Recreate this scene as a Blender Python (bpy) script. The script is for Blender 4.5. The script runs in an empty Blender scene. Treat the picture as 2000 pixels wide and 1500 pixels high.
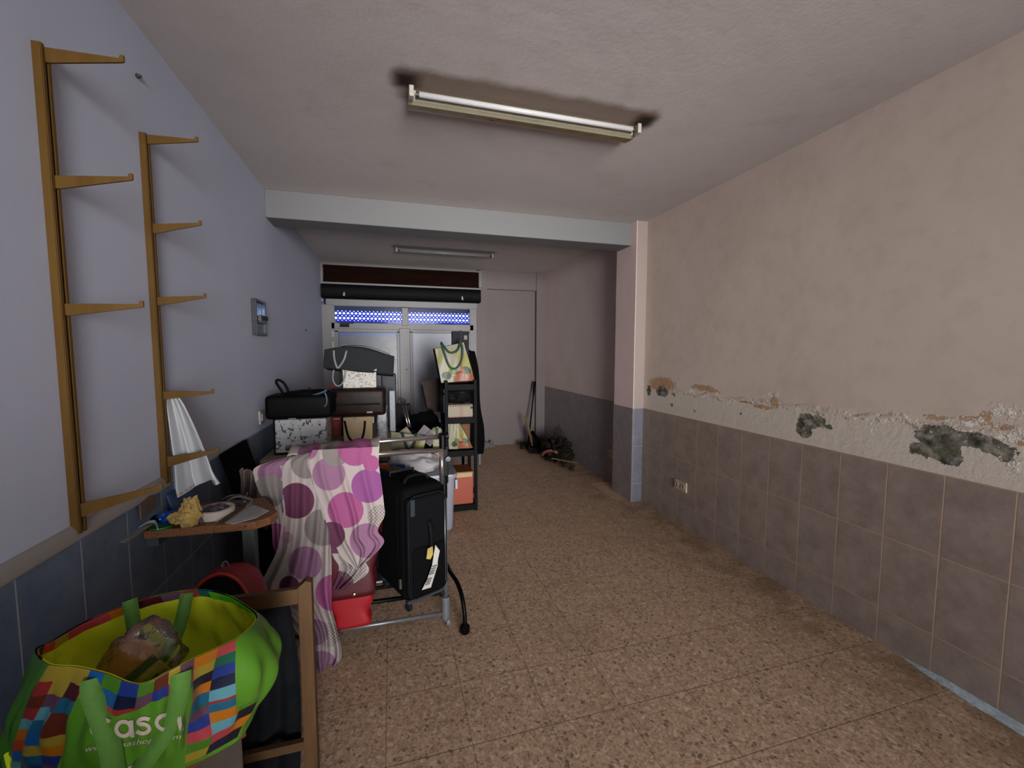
import bpy, bmesh, math, random
from math import sin, cos, pi, radians as rad
from mathutils import Vector, Matrix, noise as mn

# ------------------------------------------------------------------ camera, world, lights
S = bpy.context.scene
COL = S.collection
F_PX, YAW, PITCH, ROLL = 824.585, 15.9305, -4.3546, 0.0114
CAM = Vector((0, 0, 1.5))
_a, _b, _c = rad(YAW), rad(PITCH), rad(ROLL)
FWD = Vector((sin(_a)*cos(_b), cos(_a)*cos(_b), sin(_b)))
_r = Vector((cos(_a), -sin(_a), 0)); _u = _r.cross(FWD)
RGT = _r*cos(_c) + _u*sin(_c); UP = -_r*sin(_c) + _u*cos(_c)
cd = bpy.data.cameras.new('camera'); cam = bpy.data.objects.new('camera', cd); COL.objects.link(cam)
cd.sensor_width = 36; cd.lens = F_PX/2000*36; cd.clip_start = 0.05
cam.matrix_world = Matrix((RGT, UP, -FWD)).transposed().to_4x4(); cam.location = CAM
S.camera = cam

w = bpy.data.worlds.new('sky'); S.world = w; w.use_nodes = True
bg = w.node_tree.nodes['Background']; bg.inputs[0].default_value = (0.72, 0.86, 1.0, 1); bg.inputs[1].default_value = 9.0

def area(name, loc, look, sx, sy, power, col, spread=180):
    l = bpy.data.lights.new(name, 'AREA'); l.shape = 'RECTANGLE'; l.size = sx; l.size_y = sy
    l.energy = power; l.color = col; l.spread = rad(spread)
    o = bpy.data.objects.new(name, l); COL.objects.link(o); o.location = loc
    o.rotation_euler = (Vector(look)-Vector(loc)).to_track_quat('-Z', 'Y').to_euler()
    o['kind'] = 'structure'
    return o
area('daylight_door_light', (0.85, -4.42, 1.35), (0.75, 5.0, 1.75), 1.9, 2.3, 62, (1.0, 0.965, 0.95), 39)
area('daylight_door_fill', (0.85, -4.40, 1.35), (0.85, 5.0, 1.35), 1.9, 2.3, 17, (0.98, 0.97, 0.98), 150)

S.view_settings.view_transform = 'Standard'; S.view_settings.look = 'None'
S.view_settings.exposure = 0.0; S.view_settings.gamma = 1.0; S.view_settings.use_curve_mapping = False

# ------------------------------------------------------------------ room measures (metres)
XL, XR, ZC, ZT = -0.913, 2.3995, 2.7504, 0.9417
YF, YB = -4.5, 6.44
YP, XP, YBM, ZBM = 3.646, 2.2875, 3.7386, 2.5367

def at(px, py, X=None, Y=None, Z=None):
    d = FWD + RGT*((px-1000)/F_PX) - UP*((py-750)/F_PX)
    if X is not None: return CAM + d*(X/d.x)
    if Y is not None: return CAM + d*(Y/d.y)
    return CAM + d*((Z-1.5)/d.z)
def pix(P):
    d = P-CAM; z = d.dot(FWD)
    return 1000+F_PX*d.dot(RGT)/z, 750-F_PX*d.dot(UP)/z

# ------------------------------------------------------------------ materials
def lin(c):
    return tuple(((v/12.92) if v <= 0.04045 else ((v+0.055)/1.055)**2.4) for v in c)
def rgb(r, g, b): return lin((r/255, g/255, b/255))
class N:
    """tiny node-graph helper"""
    def __init__(s, name):
        s.m = bpy.data.materials.new(name); s.m.use_nodes = True
        s.t = s.m.node_tree; s.n = s.t.nodes; s.b = s.n['Principled BSDF']; s.out = s.n['Material Output']
    def new(s, typ, **k):
        x = s.n.new(typ)
        for a, v in k.items(): setattr(x, a, v)
        return x
    def put(s, sock, v):
        if isinstance(v, bpy.types.NodeSocket): s.t.links.new(v, sock)
        elif isinstance(v, (tuple, list)) and len(v) == 3 and sock.type == 'RGBA': sock.default_value = (*v, 1)
        else: sock.default_value = v
    def math(s, op, a, b=0.0, c=None, clamp=False):
        x = s.new('ShaderNodeMath', operation=op, use_clamp=clamp); s.put(x.inputs[0], a); s.put(x.inputs[1], b)
        if c is not None: s.put(x.inputs[2], c)
        return x.outputs[0]
    def coord(s, kind='Object'): return s.new('ShaderNodeTexCoord').outputs[kind]
    def geo(s): return s.new('ShaderNodeNewGeometry').outputs['Position']
    def xyz(s, v):
        x = s.new('ShaderNodeSeparateXYZ'); s.put(x.inputs[0], v); return x.outputs[0], x.outputs[1], x.outputs[2]
    def comb(s, a, b, c):
        x = s.new('ShaderNodeCombineXYZ'); s.put(x.inputs[0], a); s.put(x.inputs[1], b); s.put(x.inputs[2], c); return x.outputs[0]
    def noise(s, v, scale, detail=4, rough=0.6, col=False):
        x = s.new('ShaderNodeTexNoise'); s.put(x.inputs['Vector'], v); x.inputs['Scale'].default_value = scale
        x.inputs['Detail'].default_value = detail; x.inputs['Roughness'].default_value = rough
        return x.outputs['Color' if col else 'Fac']
    def voro(s, v, scale, feat='F1', out='Distance', rnd=1.0):
        x = s.new('ShaderNodeTexVoronoi', feature=feat); s.put(x.inputs['Vector'], v); x.inputs['Scale'].default_value = scale
        x.inputs['Randomness'].default_value = rnd
        return x.outputs[out]
    def ramp(s, f, stops, interp='LINEAR'):
        x = s.new('ShaderNodeValToRGB'); s.put(x.inputs[0], f); e = x.color_ramp.elements; x.color_ramp.interpolation = interp
        while len(e) < len(stops): e.new(0.5)
        for k, (p, c) in enumerate(stops):
            e[k].position = p; e[k].color = (*c, 1) if not isinstance(c, (int, float)) else (c, c, c, 1)
        return x.outputs[0]
    def mix(s, f, a, b, mode='MIX'):
        x = s.new('ShaderNodeMix', data_type='RGBA', blend_type=mode); s.put(x.inputs[0], f); s.put(x.inputs[6], a); s.put(x.inputs[7], b)
        return x.outputs[2]
    def smooth(s, x, lo, hi):
        m = s.new('ShaderNodeMapRange', interpolation_type='SMOOTHSTEP'); s.put(m.inputs[0], x)
        m.inputs[1].default_value = lo; m.inputs[2].default_value = hi; m.inputs[3].default_value = 0; m.inputs[4].default_value = 1
        return m.outputs[0]
    def bump(s, h, strength=0.3, dist=0.01):
        x = s.new('ShaderNodeBump'); s.put(x.inputs['Height'], h); x.inputs['Strength'].default_value = strength
        x.inputs['Distance'].default_value = dist; s.t.links.new(x.outputs[0], s.b.inputs['Normal'])
    def done(s, col=None, rough=None, metal=None, spec=None):
        if col is not None: s.put(s.b.inputs['Base Color'], col)
        if rough is not None: s.put(s.b.inputs['Roughness'], rough)
        if metal is not None: s.b.inputs['Metallic'].default_value = metal
        if spec is not None: s.b.inputs['Specular IOR Level'].default_value = spec
        return s.m

_mc = {}; K = 0.52
def M(name, c=None, rough=0.6, metal=0.0, var=0.12, scale=30, bump=0.15, spec=0.4):
    """plain material with a little procedural mottling"""
    if name in _mc: return _mc[name]
    g = N(name); v = g.coord('Object'); f = g.noise(v, scale)
    c = tuple(x*K for x in rgb(*c)); lo = tuple(x*(1-var) for x in c); hi = tuple(min(1, x*(1+var)) for x in c)
    col = g.ramp(f, [(0.3, lo), (0.7, hi)])
    if bump: g.bump(f, bump, 0.003)
    _mc[name] = g.done(col, rough, metal, spec if max(c) > .02 else min(spec, .07)); return _mc[name]
def MV(name, rough=0.6, spec=0.4, bump=0.1, scale=60, k=1.0):
    """colours come from the printed-pattern attribute of the mesh"""
    if name in _mc: return _mc[name]
    g = N(name); a = g.new('ShaderNodeAttribute', attribute_name='Col'); f = g.noise(g.coord('Object'), scale)
    g.bump(f, bump, 0.003); _mc[name] = g.done(g.mix(1.0, a.outputs['Color'], (K*k,)*3, 'MULTIPLY'), rough, 0, spec); return _mc[name]
def Mwood(name, c1, c2, axis=2, scale=6, rough=0.55, spk=0.0):
    if name in _mc: return _mc[name]
    g = N(name); x, y, z = g.xyz(g.coord('Object')); s = [x, y, z]
    s = [g.math('MULTIPLY', q, 0.12 if k == axis else 1.0) for k, q in enumerate(s)]
    f = g.noise(g.comb(*s), scale*6, 6, 0.7); f2 = g.noise(g.comb(*s), scale, 3)
    col = g.ramp(f, [(0.3, rgb(*c1)), (0.7, rgb(*c2))]); col = g.mix(g.math('MULTIPLY', f2, 0.35), col, rgb(*c1))
    if spk:
        q = g.noise(g.coord('Object'), 180, 2); col = g.mix(g.smooth(q, 0.60, 0.66), col, rgb(60, 38, 22))
    g.bump(f, 0.2, 0.002); _mc[name] = g.done(g.mix(1.0, col, (K*.72,)*3, 'MULTIPLY'), rough, 0, 0.15 if rough < .9 else .03); return _mc[name]

# ------------------------------------------------------------------ mesh builder
class MB:
    def __init__(s): s.v = []; s.f = []; s.mi = []; s.uv = []; s.col = []; s.has = False; s.huv = False
    def face(s, idx, mi=0, uv=None, col=None):
        s.f.append(tuple(idx)); s.mi.append(mi)
        s.uv.append(uv or [(0, 0)]*len(idx)); s.huv |= uv is not None
        s.col.append(col or (1, 1, 1)); s.has |= col is not None
    def add(s, vs): n = len(s.v); s.v += [Vector(p) for p in vs]; return n
    def box(s, c, d, rz=0, rx=0, ry=0, mi=0, taper=1.0, col=None, bev=0.0):
        c = Vector(c); R = Matrix.Rotation(rz, 3, 'Z') @ Matrix.Rotation(rx, 3, 'X') @ Matrix.Rotation(ry, 3, 'Y')
        h = Vector(d)/2
        if bev > 0:
            bm = bmesh.new(); bmesh.ops.create_cube(bm, size=1)
            for q in bm.verts: q.co = Vector((q.co.x*d[0], q.co.y*d[1], q.co.z*d[2]))
            bmesh.ops.bevel(bm, geom=list(bm.edges), offset=bev, segments=3, profile=0.6, affect='EDGES')
            bm.verts.ensure_lookup_table()
            n = s.add([c + R @ Vector((q.co.x*(taper if q.co.z < 0 else 1), q.co.y*(taper if q.co.z < 0 else 1), q.co.z)) for q in bm.verts])
            for f in bm.faces: s.face([n+q.index for q in f.verts], mi, col=col)
            bm.free(); return s
        P = []
        for z in (-1, 1):
            t = taper if z < 0 else 1
            for x, y in ((-1, -1), (1, -1), (1, 1), (-1, 1)): P.append(c + R @ Vector((x*h.x*t, y*h.y*t, z*h.z)))
        n = s.add(P)
        for q in ((0, 3, 2, 1), (4, 5, 6, 7), (0, 1, 5, 4), (1, 2, 6, 5), (2, 3, 7, 6), (3, 0, 4, 7)): s.face([n+k for k in q], mi, col=col)
        return s
    def bar(s, p, q, w_, h_, up=(0, 0, 1), mi=0, col=None):
        p, q = Vector(p), Vector(q); d = (q-p).normalized(); u0 = Vector(up)
        if abs(d.dot(u0)) > .95: u0 = Vector((0, 1, 0))
        a = d.cross(u0).normalized()*w_/2; b = a.cross(d).normalized()*h_/2
        n = s.add([p-a-b, p+a-b, p+a+b, p-a+b, q-a-b, q+a-b, q+a+b, q-a+b])
        for k in ((0, 3, 2, 1), (4, 5, 6, 7), (0, 1, 5, 4), (1, 2, 6, 5), (2, 3, 7, 6), (3, 0, 4, 7)): s.face([n+j for j in k], mi, col=col)
        return s
    def tube(s, pts, r, n=10, mi=0, closed=False, flat=1.0, col=None):
        pts = [Vector(p) for p in pts]; L = len(pts); rings = []
        pa = None
        for i, p in enumerate(pts):
            if closed: d = (pts[(i+1) % L]-pts[i-1])
            else: d = pts[min(i+1, L-1)]-pts[max(i-1, 0)]
            d.normalize()
            if pa is None: pa = d.orthogonal().normalized()
            a = (pa - d*pa.dot(d)).normalized(); pa = a; b = d.cross(a)
            rr = r[i] if isinstance(r, (list, tuple)) else r
            rings.append(s.add([p + a*cos(2*pi*k/n)*rr + b*sin(2*pi*k/n)*rr*flat for k in range(n)]))
        rng = range(L) if closed else range(L-1)
        for i in rng:
            A, B = rings[i], rings[(i+1) % L]
            for k in range(n): s.face((A+k, A+(k+1) % n, B+(k+1) % n, B+k), mi, col=col)
        if not closed:
            s.face([rings[0]+k for k in range(n)][::-1], mi, col=col); s.face([rings[-1]+k for k in range(n)], mi, col=col)
        return s
    def grid(s, P, nu, nv, uvf=None, colf=None, closeu=False, mi=0):
        n = len(s.v)
        for j in range(nv+1):
            for i in range(nu if closeu else nu+1): s.v.append(Vector(P(i/nu, j/nv)))
        W = nu if closeu else nu+1
        for j in range(nv):
            for i in range(nu):
                i2 = (i+1) % W if closeu else i+1
                q = (n+j*W+i, n+j*W+i2, n+(j+1)*W+i2, n+(j+1)*W+i)
                uv = [uvf(a/nu, b/nv) for a, b in ((i, j), (i+1, j), (i+1, j+1), (i, j+1))] if uvf else None
                s.face(q, mi, uv, colf((i+.5)/nu, (j+.5)/nv) if colf else None)
        return s
    def lathe(s, prof, c=(0, 0, 0), n=24, mi=0, R=None, col=None):
        c = Vector(c); R = R or Matrix.Identity(3); rings = []
        for r, z in prof: rings.append(s.add([c + R @ Vector((r*cos(2*pi*k/n), r*sin(2*pi*k/n), z)) for k in range(n)]))
        for A, B in zip(rings, rings[1:]):
            for k in range(n): s.face((A+k, A+(k+1) % n, B+(k+1) % n, B+k), mi, col=col)
        if prof[0][0] > 1e-5: s.face([rings[0]+k for k in range(n)][::-1], mi, col=col)
        if prof[-1][0] > 1e-5: s.face([rings[-1]+k for k in range(n)], mi, col=col)
        return s
    def lump(s, c, d, seed=0, amp=0.15, fr=2.0, n=28, flat=None, rz=0, col=None, mi=0, sq=1.0):
        """a soft crumpled volume; flat = world z it rests on"""
        c = Vector(c); off = Vector((seed*7.3, seed*3.1, seed*1.7)); R = Matrix.Rotation(rz, 3, 'Z')
        def P(u, v):
            th, ph = 2*pi*u, pi*v
            q = Vector((cos(th)*sin(ph), sin(th)*sin(ph), cos(ph)))
            if sq != 1.0: q = Vector([math.copysign(abs(t)**sq, t) for t in q])
            k = 1 + amp*mn.fractal(q*fr+off, 0.9, 2.0, 4)
            p = c + R @ Vector((q.x*d[0]/2, q.y*d[1]/2, q.z*d[2]/2))*k
            if flat is not None and p.z < flat: p.z = flat
            return p
        s.grid(P, n, n//2, closeu=True, mi=mi, colf=(lambda a, b: col) if col else None); return s
    def poly(s, pts, th, nrm, mi=0, col=None):
        """a flat outline given real thickness along nrm"""
        nrm = Vector(nrm).normalized()*th; k = len(pts); a = s.add(pts); b = s.add([Vector(p)+nrm for p in pts])
        s.face([a+i for i in range(k)], mi, col=col); s.face([b+i for i in range(k)][::-1], mi, col=col)
        for i in range(k): s.face((a+i, b+i, b+(i+1) % k, a+(i+1) % k), mi, col=col)
        return s
    def build(s, name, mats, parent=None, smooth=False, solid=0.0, bevel=0.0, subsurf=0):
        me = bpy.data.meshes.new(name); me.from_pydata([tuple(v) for v in s.v], [], s.f)
        for m_ in (mats if isinstance(mats, (list, tuple)) else [mats]): me.materials.append(m_)
        me.polygons.foreach_set('material_index', s.mi)
        if s.huv:
            ul = me.uv_layers.new(name='UVMap'); k = 0
            for fuv in s.uv:
                for q in fuv: ul.data[k].uv = q; k += 1
        if s.has:
            cl = me.color_attributes.new('Col', 'FLOAT_COLOR', 'CORNER'); flat = []
            for f, c in zip(s.f, s.col): flat += [*c, 1.0]*len(f)
            cl.data.foreach_set('color', flat)
        if smooth: me.polygons.foreach_set('use_smooth', [True]*len(me.polygons))
        if not (solid or s.huv):
            bm = bmesh.new(); bm.from_mesh(me); bmesh.ops.recalc_face_normals(bm, faces=bm.faces); bm.to_mesh(me); bm.free()
        o = bpy.data.objects.new(name, me); COL.objects.link(o)
        if parent is not None: o.parent = parent; o.matrix_parent_inverse = Matrix.Translation(-parent_loc(parent))
        if bevel: m_ = o.modifiers.new('b', 'BEVEL'); m_.width = bevel; m_.segments = 2; m_.limit_method = 'ANGLE'
        if solid: m_ = o.modifiers.new('s', 'SOLIDIFY'); m_.thickness = solid; m_.offset = 0
        if subsurf: m_ = o.modifiers.new('ss', 'SUBSURF'); m_.levels = subsurf; m_.render_levels = subsurf
        return o
def parent_loc(p):
    return Vector(p.location) if p.type == 'EMPTY' else Vector()
def tag(o, label, cat, group=None, kind=None):
    if label: o['label'] = label
    if cat: o['category'] = cat
    if group: o['group'] = group
    if kind: o['kind'] = kind
    return o
def thing(name, loc, label, cat, group=None):
    o = bpy.data.objects.new(name, None); COL.objects.link(o); o.location = loc; o.empty_display_size = 0.05
    return tag(o, label, cat, group)
def struct(o): o['kind'] = 'structure'; return o
def catmull(P, t, closed=False):
    n = len(P); seg = n if closed else n-1; x = max(0, min(t, 0.999999))*seg; i = int(x); f = x-i
    g = (lambda k: P[k % n]) if closed else (lambda k: P[max(0, min(n-1, k))])
    a, b, c, d = g(i-1), g(i), g(i+1), g(i+2)
    return 0.5*((2*b)+(c-a)*f+(2*a-5*b+4*c-d)*f*f+(3*b-a-3*c+d)*f*f*f)
def curve(P, n, closed=False): P = [Vector(p) for p in P]; return [catmull(P, k/n, closed) for k in range(n if closed else n+1)]

# ================================================================== SETTING
def mat_floor():
    g = N('terrazzo_floor'); p = g.geo(); x, y, z = g.xyz(p)
    wob = g.noise(p, 14, 3, col=True)
    pw = g.mix(0.012, p, wob, 'LINEAR_LIGHT')
    cA = g.voro(pw, 66, out='Color'); rA, rB, rC = g.xyz(cA)
    cB = g.voro(pw, 130, out='Color'); sA, sB, sC = g.xyz(cB)
    eA = g.voro(pw, 66, 'DISTANCE_TO_EDGE')
    base = g.ramp(rA, [(0.0, rgb(112, 84, 58)), (0.25, rgb(160, 128, 98)), (0.5, rgb(192, 160, 130)), (0.75, rgb(156, 112, 82)), (1.0, rgb(216, 192, 168))])
    fine = g.ramp(sA, [(0.0, rgb(110, 80, 55)), (0.4, rgb(160, 128, 100)), (1.0, rgb(190, 160, 132))])
    col = g.mix(g.smooth(eA, 0.10, 0.02), base, fine)
    col = g.mix(0.32, col, fine)
    dk = g.math('GREATER_THAN', rB, 0.925); dk2 = g.math('GREATER_THAN', sB, 0.92)
    col = g.mix(g.math('MULTIPLY', dk, g.smooth(eA, 0.06, 0.14)), col, rgb(62, 40, 24))
    col = g.mix(g.math('MULTIPLY', dk2, 0.7), col, rgb(90, 62, 40))
    big = g.noise(p, 1.6, 4); col = g.mix(g.math('MULTIPLY', g.smooth(big, 0.50, 0.78), .45), col, rgb(150, 126, 96), 'MULTIPLY'); col = g.mix(.17, col, rgb(232, 204, 178))
    # dirt along the right wall
    dirt = g.math('MULTIPLY', g.smooth(x, 1.75, 2.35), g.smooth(g.noise(p, 5, 5), 0.40, 0.62))
    col = g.mix(g.math('MULTIPLY', dirt, 0.55), col, rgb(104, 80, 44))
    # chalky scuffs further back
    sc = g.noise(g.comb(g.math('MULTIPLY', x, 1.0), g.math('MULTIPLY', y, 2.2), 0.0), 6, 6, 0.7)
    reg = g.math('MULTIPLY', g.smooth(y, 3.4, 4.0), g.smooth(y, 5.9, 5.0)); reg = g.math('MULTIPLY', reg, g.smooth(x, 0.9, 1.3))
    col = g.mix(g.math('MULTIPLY', g.math('MULTIPLY', g.smooth(sc, 0.55, 0.66), reg), 0.55), col, rgb(196, 178, 160))
    bare = g.math('MULTIPLY', g.math('MULTIPLY', g.math('GREATER_THAN', x, 2.16), g.math('GREATER_THAN', y, 3.72)), g.math('LESS_THAN', g.math('ADD', y, g.math('MULTIPLY', sc, .2)), 4.40))
    col = g.mix(g.math('MULTIPLY', bare, .7), col, g.ramp(sc, [(.4, rgb(206, 160, 118)), (.6, rgb(214, 190, 160))]))
    # joints every 32 cm
    def joint(q, off):
        m = g.math('PINGPONG', g.math('ADD', q, off), 0.16); return g.smooth(m, 0.0035, 0.0008)
    j = g.math('MAXIMUM', joint(x, 0.05), joint(y, 0.11))
    col = g.mix(g.math('MULTIPLY', j, 0.48), col, rgb(70, 50, 34))
    g.bump(g.math('SUBTRACT', g.math('MULTIPLY', g.noise(p, 60, 3), 0.3), j), 0.25, 0.003)
    rough = g.ramp(g.noise(p, 3, 4), [(0.3, 0.38), (0.7, 0.62)])
    return g.done(col, rough, 0, 0.35)

def blobs(g, a, b, L, namp=0.55, nscale=14, src=None):
    """union of soft ellipses in the (a,b) plane, edges broken up by noise -> value < 1 inside"""
    n = g.math('SUBTRACT', g.noise(src, nscale, 6, 0.65), 0.5); res = None
    wx, wy, wz = g.xyz(g.noise(src, 22, 4, 0.7, True)); a = g.math('ADD', a, g.math('MULTIPLY', g.math('SUBTRACT', wx, .5), .09)); b = g.math('ADD', b, g.math('MULTIPLY', g.math('SUBTRACT', wy, .5), .05))
    for (ca, cb, ra, rb) in L:
        da = g.math('DIVIDE', g.math('SUBTRACT', a, ca), ra); db = g.math('DIVIDE', g.math('SUBTRACT', b, cb), rb)
        d = g.math('SQRT', g.math('ADD', g.math('MULTIPLY', da, da), g.math('MULTIPLY', db, db)))
        res = d if res is None else g.math('MINIMUM', res, d)
    return g.math('ADD', res, g.math('MULTIPLY', n, namp))

def mat_wall_right():
    g = N('right_wall_plaster'); p = g.geo(); x, y, z = g.xyz(p)
    f = g.noise(p, 1.3, 5); f2 = g.noise(p, 9, 5)
    col = g.ramp(f, [(0.3, rgb(204, 186, 170)), (0.7, rgb(218, 200, 184))])
    col = g.mix(g.math('MULTIPLY', g.smooth(f2, 0.45, 0.7), 0.2), col, rgb(176, 156, 136))
    def E(px, py, rx, ry):
        a = at(px, py, X=XR); b = at(px+rx, py, X=XR); c = at(px, py+ry, X=XR)
        return (a.y, a.z, abs(b.y-a.y)+1e-3, abs(c.z-a.z)+1e-3)
    # pale repainted band above the tiles
    edge = g.math('ADD', z, g.math('MULTIPLY', g.math('SUBTRACT', g.noise(g.comb(0.0, y, z), 5, 6), 0.5), 0.16))
    band = g.math('MULTIPLY', g.smooth(edge, 1.165, 1.145), g.smooth(y, YP+0.1, YP))
    col = g.mix(g.math('MULTIPLY', band, 0.75), col, rgb(214, 203, 188))
    rim = g.math('MULTIPLY', g.smooth(edge, 1.185, 1.16), g.smooth(edge, 1.135, 1.155))
    # tan undercoat
    tan = blobs(g, y, z, [E(1292, 750, 26, 13), E(1372, 757, 22, 5), E(1395, 764, 10, 3), E(1512, 783, 8, 13), E(1490, 795, 22, 3), E(1455, 785, 12, 2),
        E(1895, 818, 40, 5), E(1950, 832, 40, 6), E(1832, 815, 22, 4), E(1995, 862, 12, 8), E(1925, 815, 9, 12)], 2.2, 60, p)
    tm = g.smooth(tan, 1.0, 0.9)
    col = g.mix(tm, col, g.ramp(g.noise(p, 20, 3), [(0.3, rgb(176, 136, 104)), (0.7, rgb(192, 158, 120))]))
    # white flaking lips
    fl = blobs(g, y, z, [E(1900, 826, 80, 11), E(1975, 850, 35, 14), E(1965, 805, 40, 16), E(1870, 838, 60, 7), E(1350, 764, 10, 8), E(1508, 770, 14, 8), E(1552, 800, 10, 8), E(1705, 835, 8, 14), E(1980, 905, 20, 18)], 3.2, 70, p)
    fm = g.math('MULTIPLY', g.smooth(fl, 1.0, 0.7), g.smooth(g.noise(p, 38, 4, .7), .44, .56))
    col = g.mix(g.math('MULTIPLY', fm, 0.75), col, rgb(232, 226, 214))
    # bare cement
    g1 = blobs(g, y, z, [E(1815, 850, 30, 20), E(1802, 878, 24, 14), E(1845, 860, 38, 28), E(1850, 890, 32, 19), E(1890, 858, 40, 17), E(1932, 868, 38, 17), E(1962, 882, 24, 18), E(1830, 872, 36, 26),
        E(1577, 824, 19, 17), E(1570, 840, 16, 17), E(1597, 822, 18, 11), E(1620, 834, 7, 5), E(1293, 765, 11, 11), E(1267, 762, 4, 10), E(1316, 770, 3, 4), E(1312, 791, 3, 3), E(1356, 802, 2, 2), E(1446, 807, 2, 2)], 1.15, 34, p)
    g2 = blobs(g, y, z, [E(1925, 902, 34, 20), E(1603, 848, 17, 12)], 0.6, 30, p)
    gm = g.math('MULTIPLY', g.math('MULTIPLY', g.smooth(g1, 1.0, 0.93), g.smooth(g2, 0.95, 1.05)), g.smooth(g.noise(p, 17, 5, .75), .645, .62))
    ccol = g.ramp(g.noise(p, 26, 5), [(0.32, rgb(52, 48, 38)), (0.5, rgb(112, 108, 96)), (0.66, rgb(160, 154, 140))])
    ccol = g.mix(g.math('MULTIPLY', g.smooth(g.noise(p, 11, 3), 0.5, 0.65), 0.6), ccol, rgb(74, 78, 42))
    col = g.mix(gm, col, ccol)
    h = g.math('ADD', g.math('MULTIPLY', g.noise(p, 7, 6), 0.25), g.math('MULTIPLY', rim, 0.9)); h = g.math('ADD', h, g.math('MULTIPLY', g.math('MULTIPLY', g.smooth(z, 1.28, 1.16), g.noise(p, 22, 6, .7)), .7))
    h = g.math('SUBTRACT', h, g.math('MULTIPLY', gm, 2.0)); h = g.math('SUBTRACT', h, g.math('MULTIPLY', tm, 0.8))
    h = g.math('ADD', h, g.math('MULTIPLY', fm, g.noise(p, 40, 3)))
    g.bump(h, 0.7, 0.008)
    return g.done(col, 0.85, 0, 0.2)

def mat_paint(name, c, var=0.05, sc=1.5, bump=0.3, stains=None):
    g = N(name); p = g.geo(); f = g.noise(p, sc, 6, 0.65)
    c = rgb(*c)
    col = g.ramp(f, [(0.3, tuple(v*(1-var*1.6) for v in c)), (0.7, tuple(min(1, v*(1+var)) for v in c))])
    if stains: col = stains(g, p, col)
    g.bump(g.math('ADD', g.noise(p, 6, 5), g.math('MULTIPLY', g.noise(p, 45, 3), 0.25)), bump, 0.006)
    return g.done(col, 0.85, 0, 0.2)
def ceil_stains(g, p, col):
    x, y, z = g.xyz(p)
    def soot(x0, x1, y0, y1, w_, strength, col, c3=(104, 84, 66)):
        dx = g.math('MAXIMUM', g.math('SUBTRACT', x0, x), g.math('SUBTRACT', x, x1))
        dy = g.math('MAXIMUM', g.math('SUBTRACT', y0, y), g.math('SUBTRACT', y, y1))
        dx = g.math('MAXIMUM', dx, 0.0); dy = g.math('MAXIMUM', dy, 0.0)
        d = g.math('SQRT', g.math('ADD', g.math('MULTIPLY', dx, dx), g.math('MULTIPLY', dy, dy)))
        d = g.math('ADD', d, g.math('MULTIPLY', g.math('SUBTRACT', g.noise(p, 7, 4), 0.5), w_*0.9))
        return g.mix(g.math('MULTIPLY', g.smooth(d, w_*1.15, w_*0.1), strength), col, rgb(*c3))
    col = g.mix(g.math('MULTIPLY', g.smooth(g.noise(p, 2.2, 6, 0.7), 0.50, 0.72), 0.30), col, rgb(140, 126, 112))
    col = soot(0.10, 1.34, 2.06, 2.22, 0.075, 0.8, col)
    for cx in (0.09, 1.35):
        col = soot(cx-0.03, cx+0.03, 2.08, 2.14, 0.055, 0.8, col, (70, 54, 42)); col = soot(cx-0.015, cx+0.015, 2.09, 2.13, 0.035, .9, col, (34, 28, 24))
    return soot(0.08, 1.26, 5.28, 5.36, 0.07, 0.7, col)

def mat_tiles(name, ax, y0, w_, c1, c2, grout, h=0.3767, ztop=ZT):
    """glazed wainscot tiles; ax = which world axis runs along the wall"""
    g = N(name); p = g.geo(); s_ = g.xyz(p); a = s_[ax]; z = s_[2]
    def jn(q, off, per):
        m = g.math('PINGPONG', g.math('SUBTRACT', q, off), per/2); return g.smooth(m, 0.0032, 0.0018)
    j = g.math('MAXIMUM', jn(a, y0, w_), jn(z, ztop, h))
    ia = g.math('FLOOR', g.math('DIVIDE', g.math('SUBTRACT', a, y0), w_)); iz = g.math('FLOOR', g.math('DIVIDE', g.math('SUBTRACT', z, ztop), h))
    wn = g.new('ShaderNodeTexWhiteNoise'); g.put(wn.inputs['Vector'], g.comb(ia, iz, 0.0)); rv = wn.outputs['Value']
    pp = g.mix(1.0, p, g.comb(g.math('MULTIPLY', rv, 9.0), rv, rv), 'ADD')
    f = g.noise(pp, 9, 6, 0.7)
    col = g.ramp(f, [(0.28, rgb(*c1)), (0.72, rgb(*c2))])
    col = g.mix(g.math('MULTIPLY', g.smooth(g.noise(pp, 40, 3), 0.6, 0.75), 0.25), col, rgb(*c1))
    col = g.mix(j, col, rgb(*grout))
    g.bump(g.math('SUBTRACT', g.math('MULTIPLY', f, 0.15), j), 0.4, 0.003)
    rough = g.ramp(j, [(0, 0.42), (1, 0.9)])
    return g.done(col, rough, 0, 0.35)

m_floor = mat_floor(); m_wr = mat_wall_right()
m_wl = mat_paint('left_wall_paint', (176, 179, 194), 0.03, 1.2, 0.25)
def left_band(g, p, col): return col
m_ceil = mat_paint('ceiling_paint', (194, 185, 181), 0.06, 1.1, 0.5, ceil_stains)
m_beam = mat_paint('beam_paint', (109, 108, 108), 0.02, 2, 0.2)
m_wb = mat_paint('back_wall_paint', (104, 95, 95), 0.04, 1.5, 0.2)
m_wr2 = mat_paint('right_far_paint', (214, 196, 186), 0.05, 1.8, 0.3)
m_tr = mat_tiles('right_tiles', 1, 1.0282, 0.2294, (130, 114, 106), (164, 146, 134), (180, 152, 124))
m_tl = mat_tiles('left_tiles', 1, 1.30, 0.2294, (74, 86, 104), (104, 114, 130), (146, 146, 148))
m_tl2 = m_tl
m_tp = mat_tiles('pillar_tiles', 0, XP, 0.2294, (84, 84, 92), (106, 106, 114), (136, 130, 124))

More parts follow.
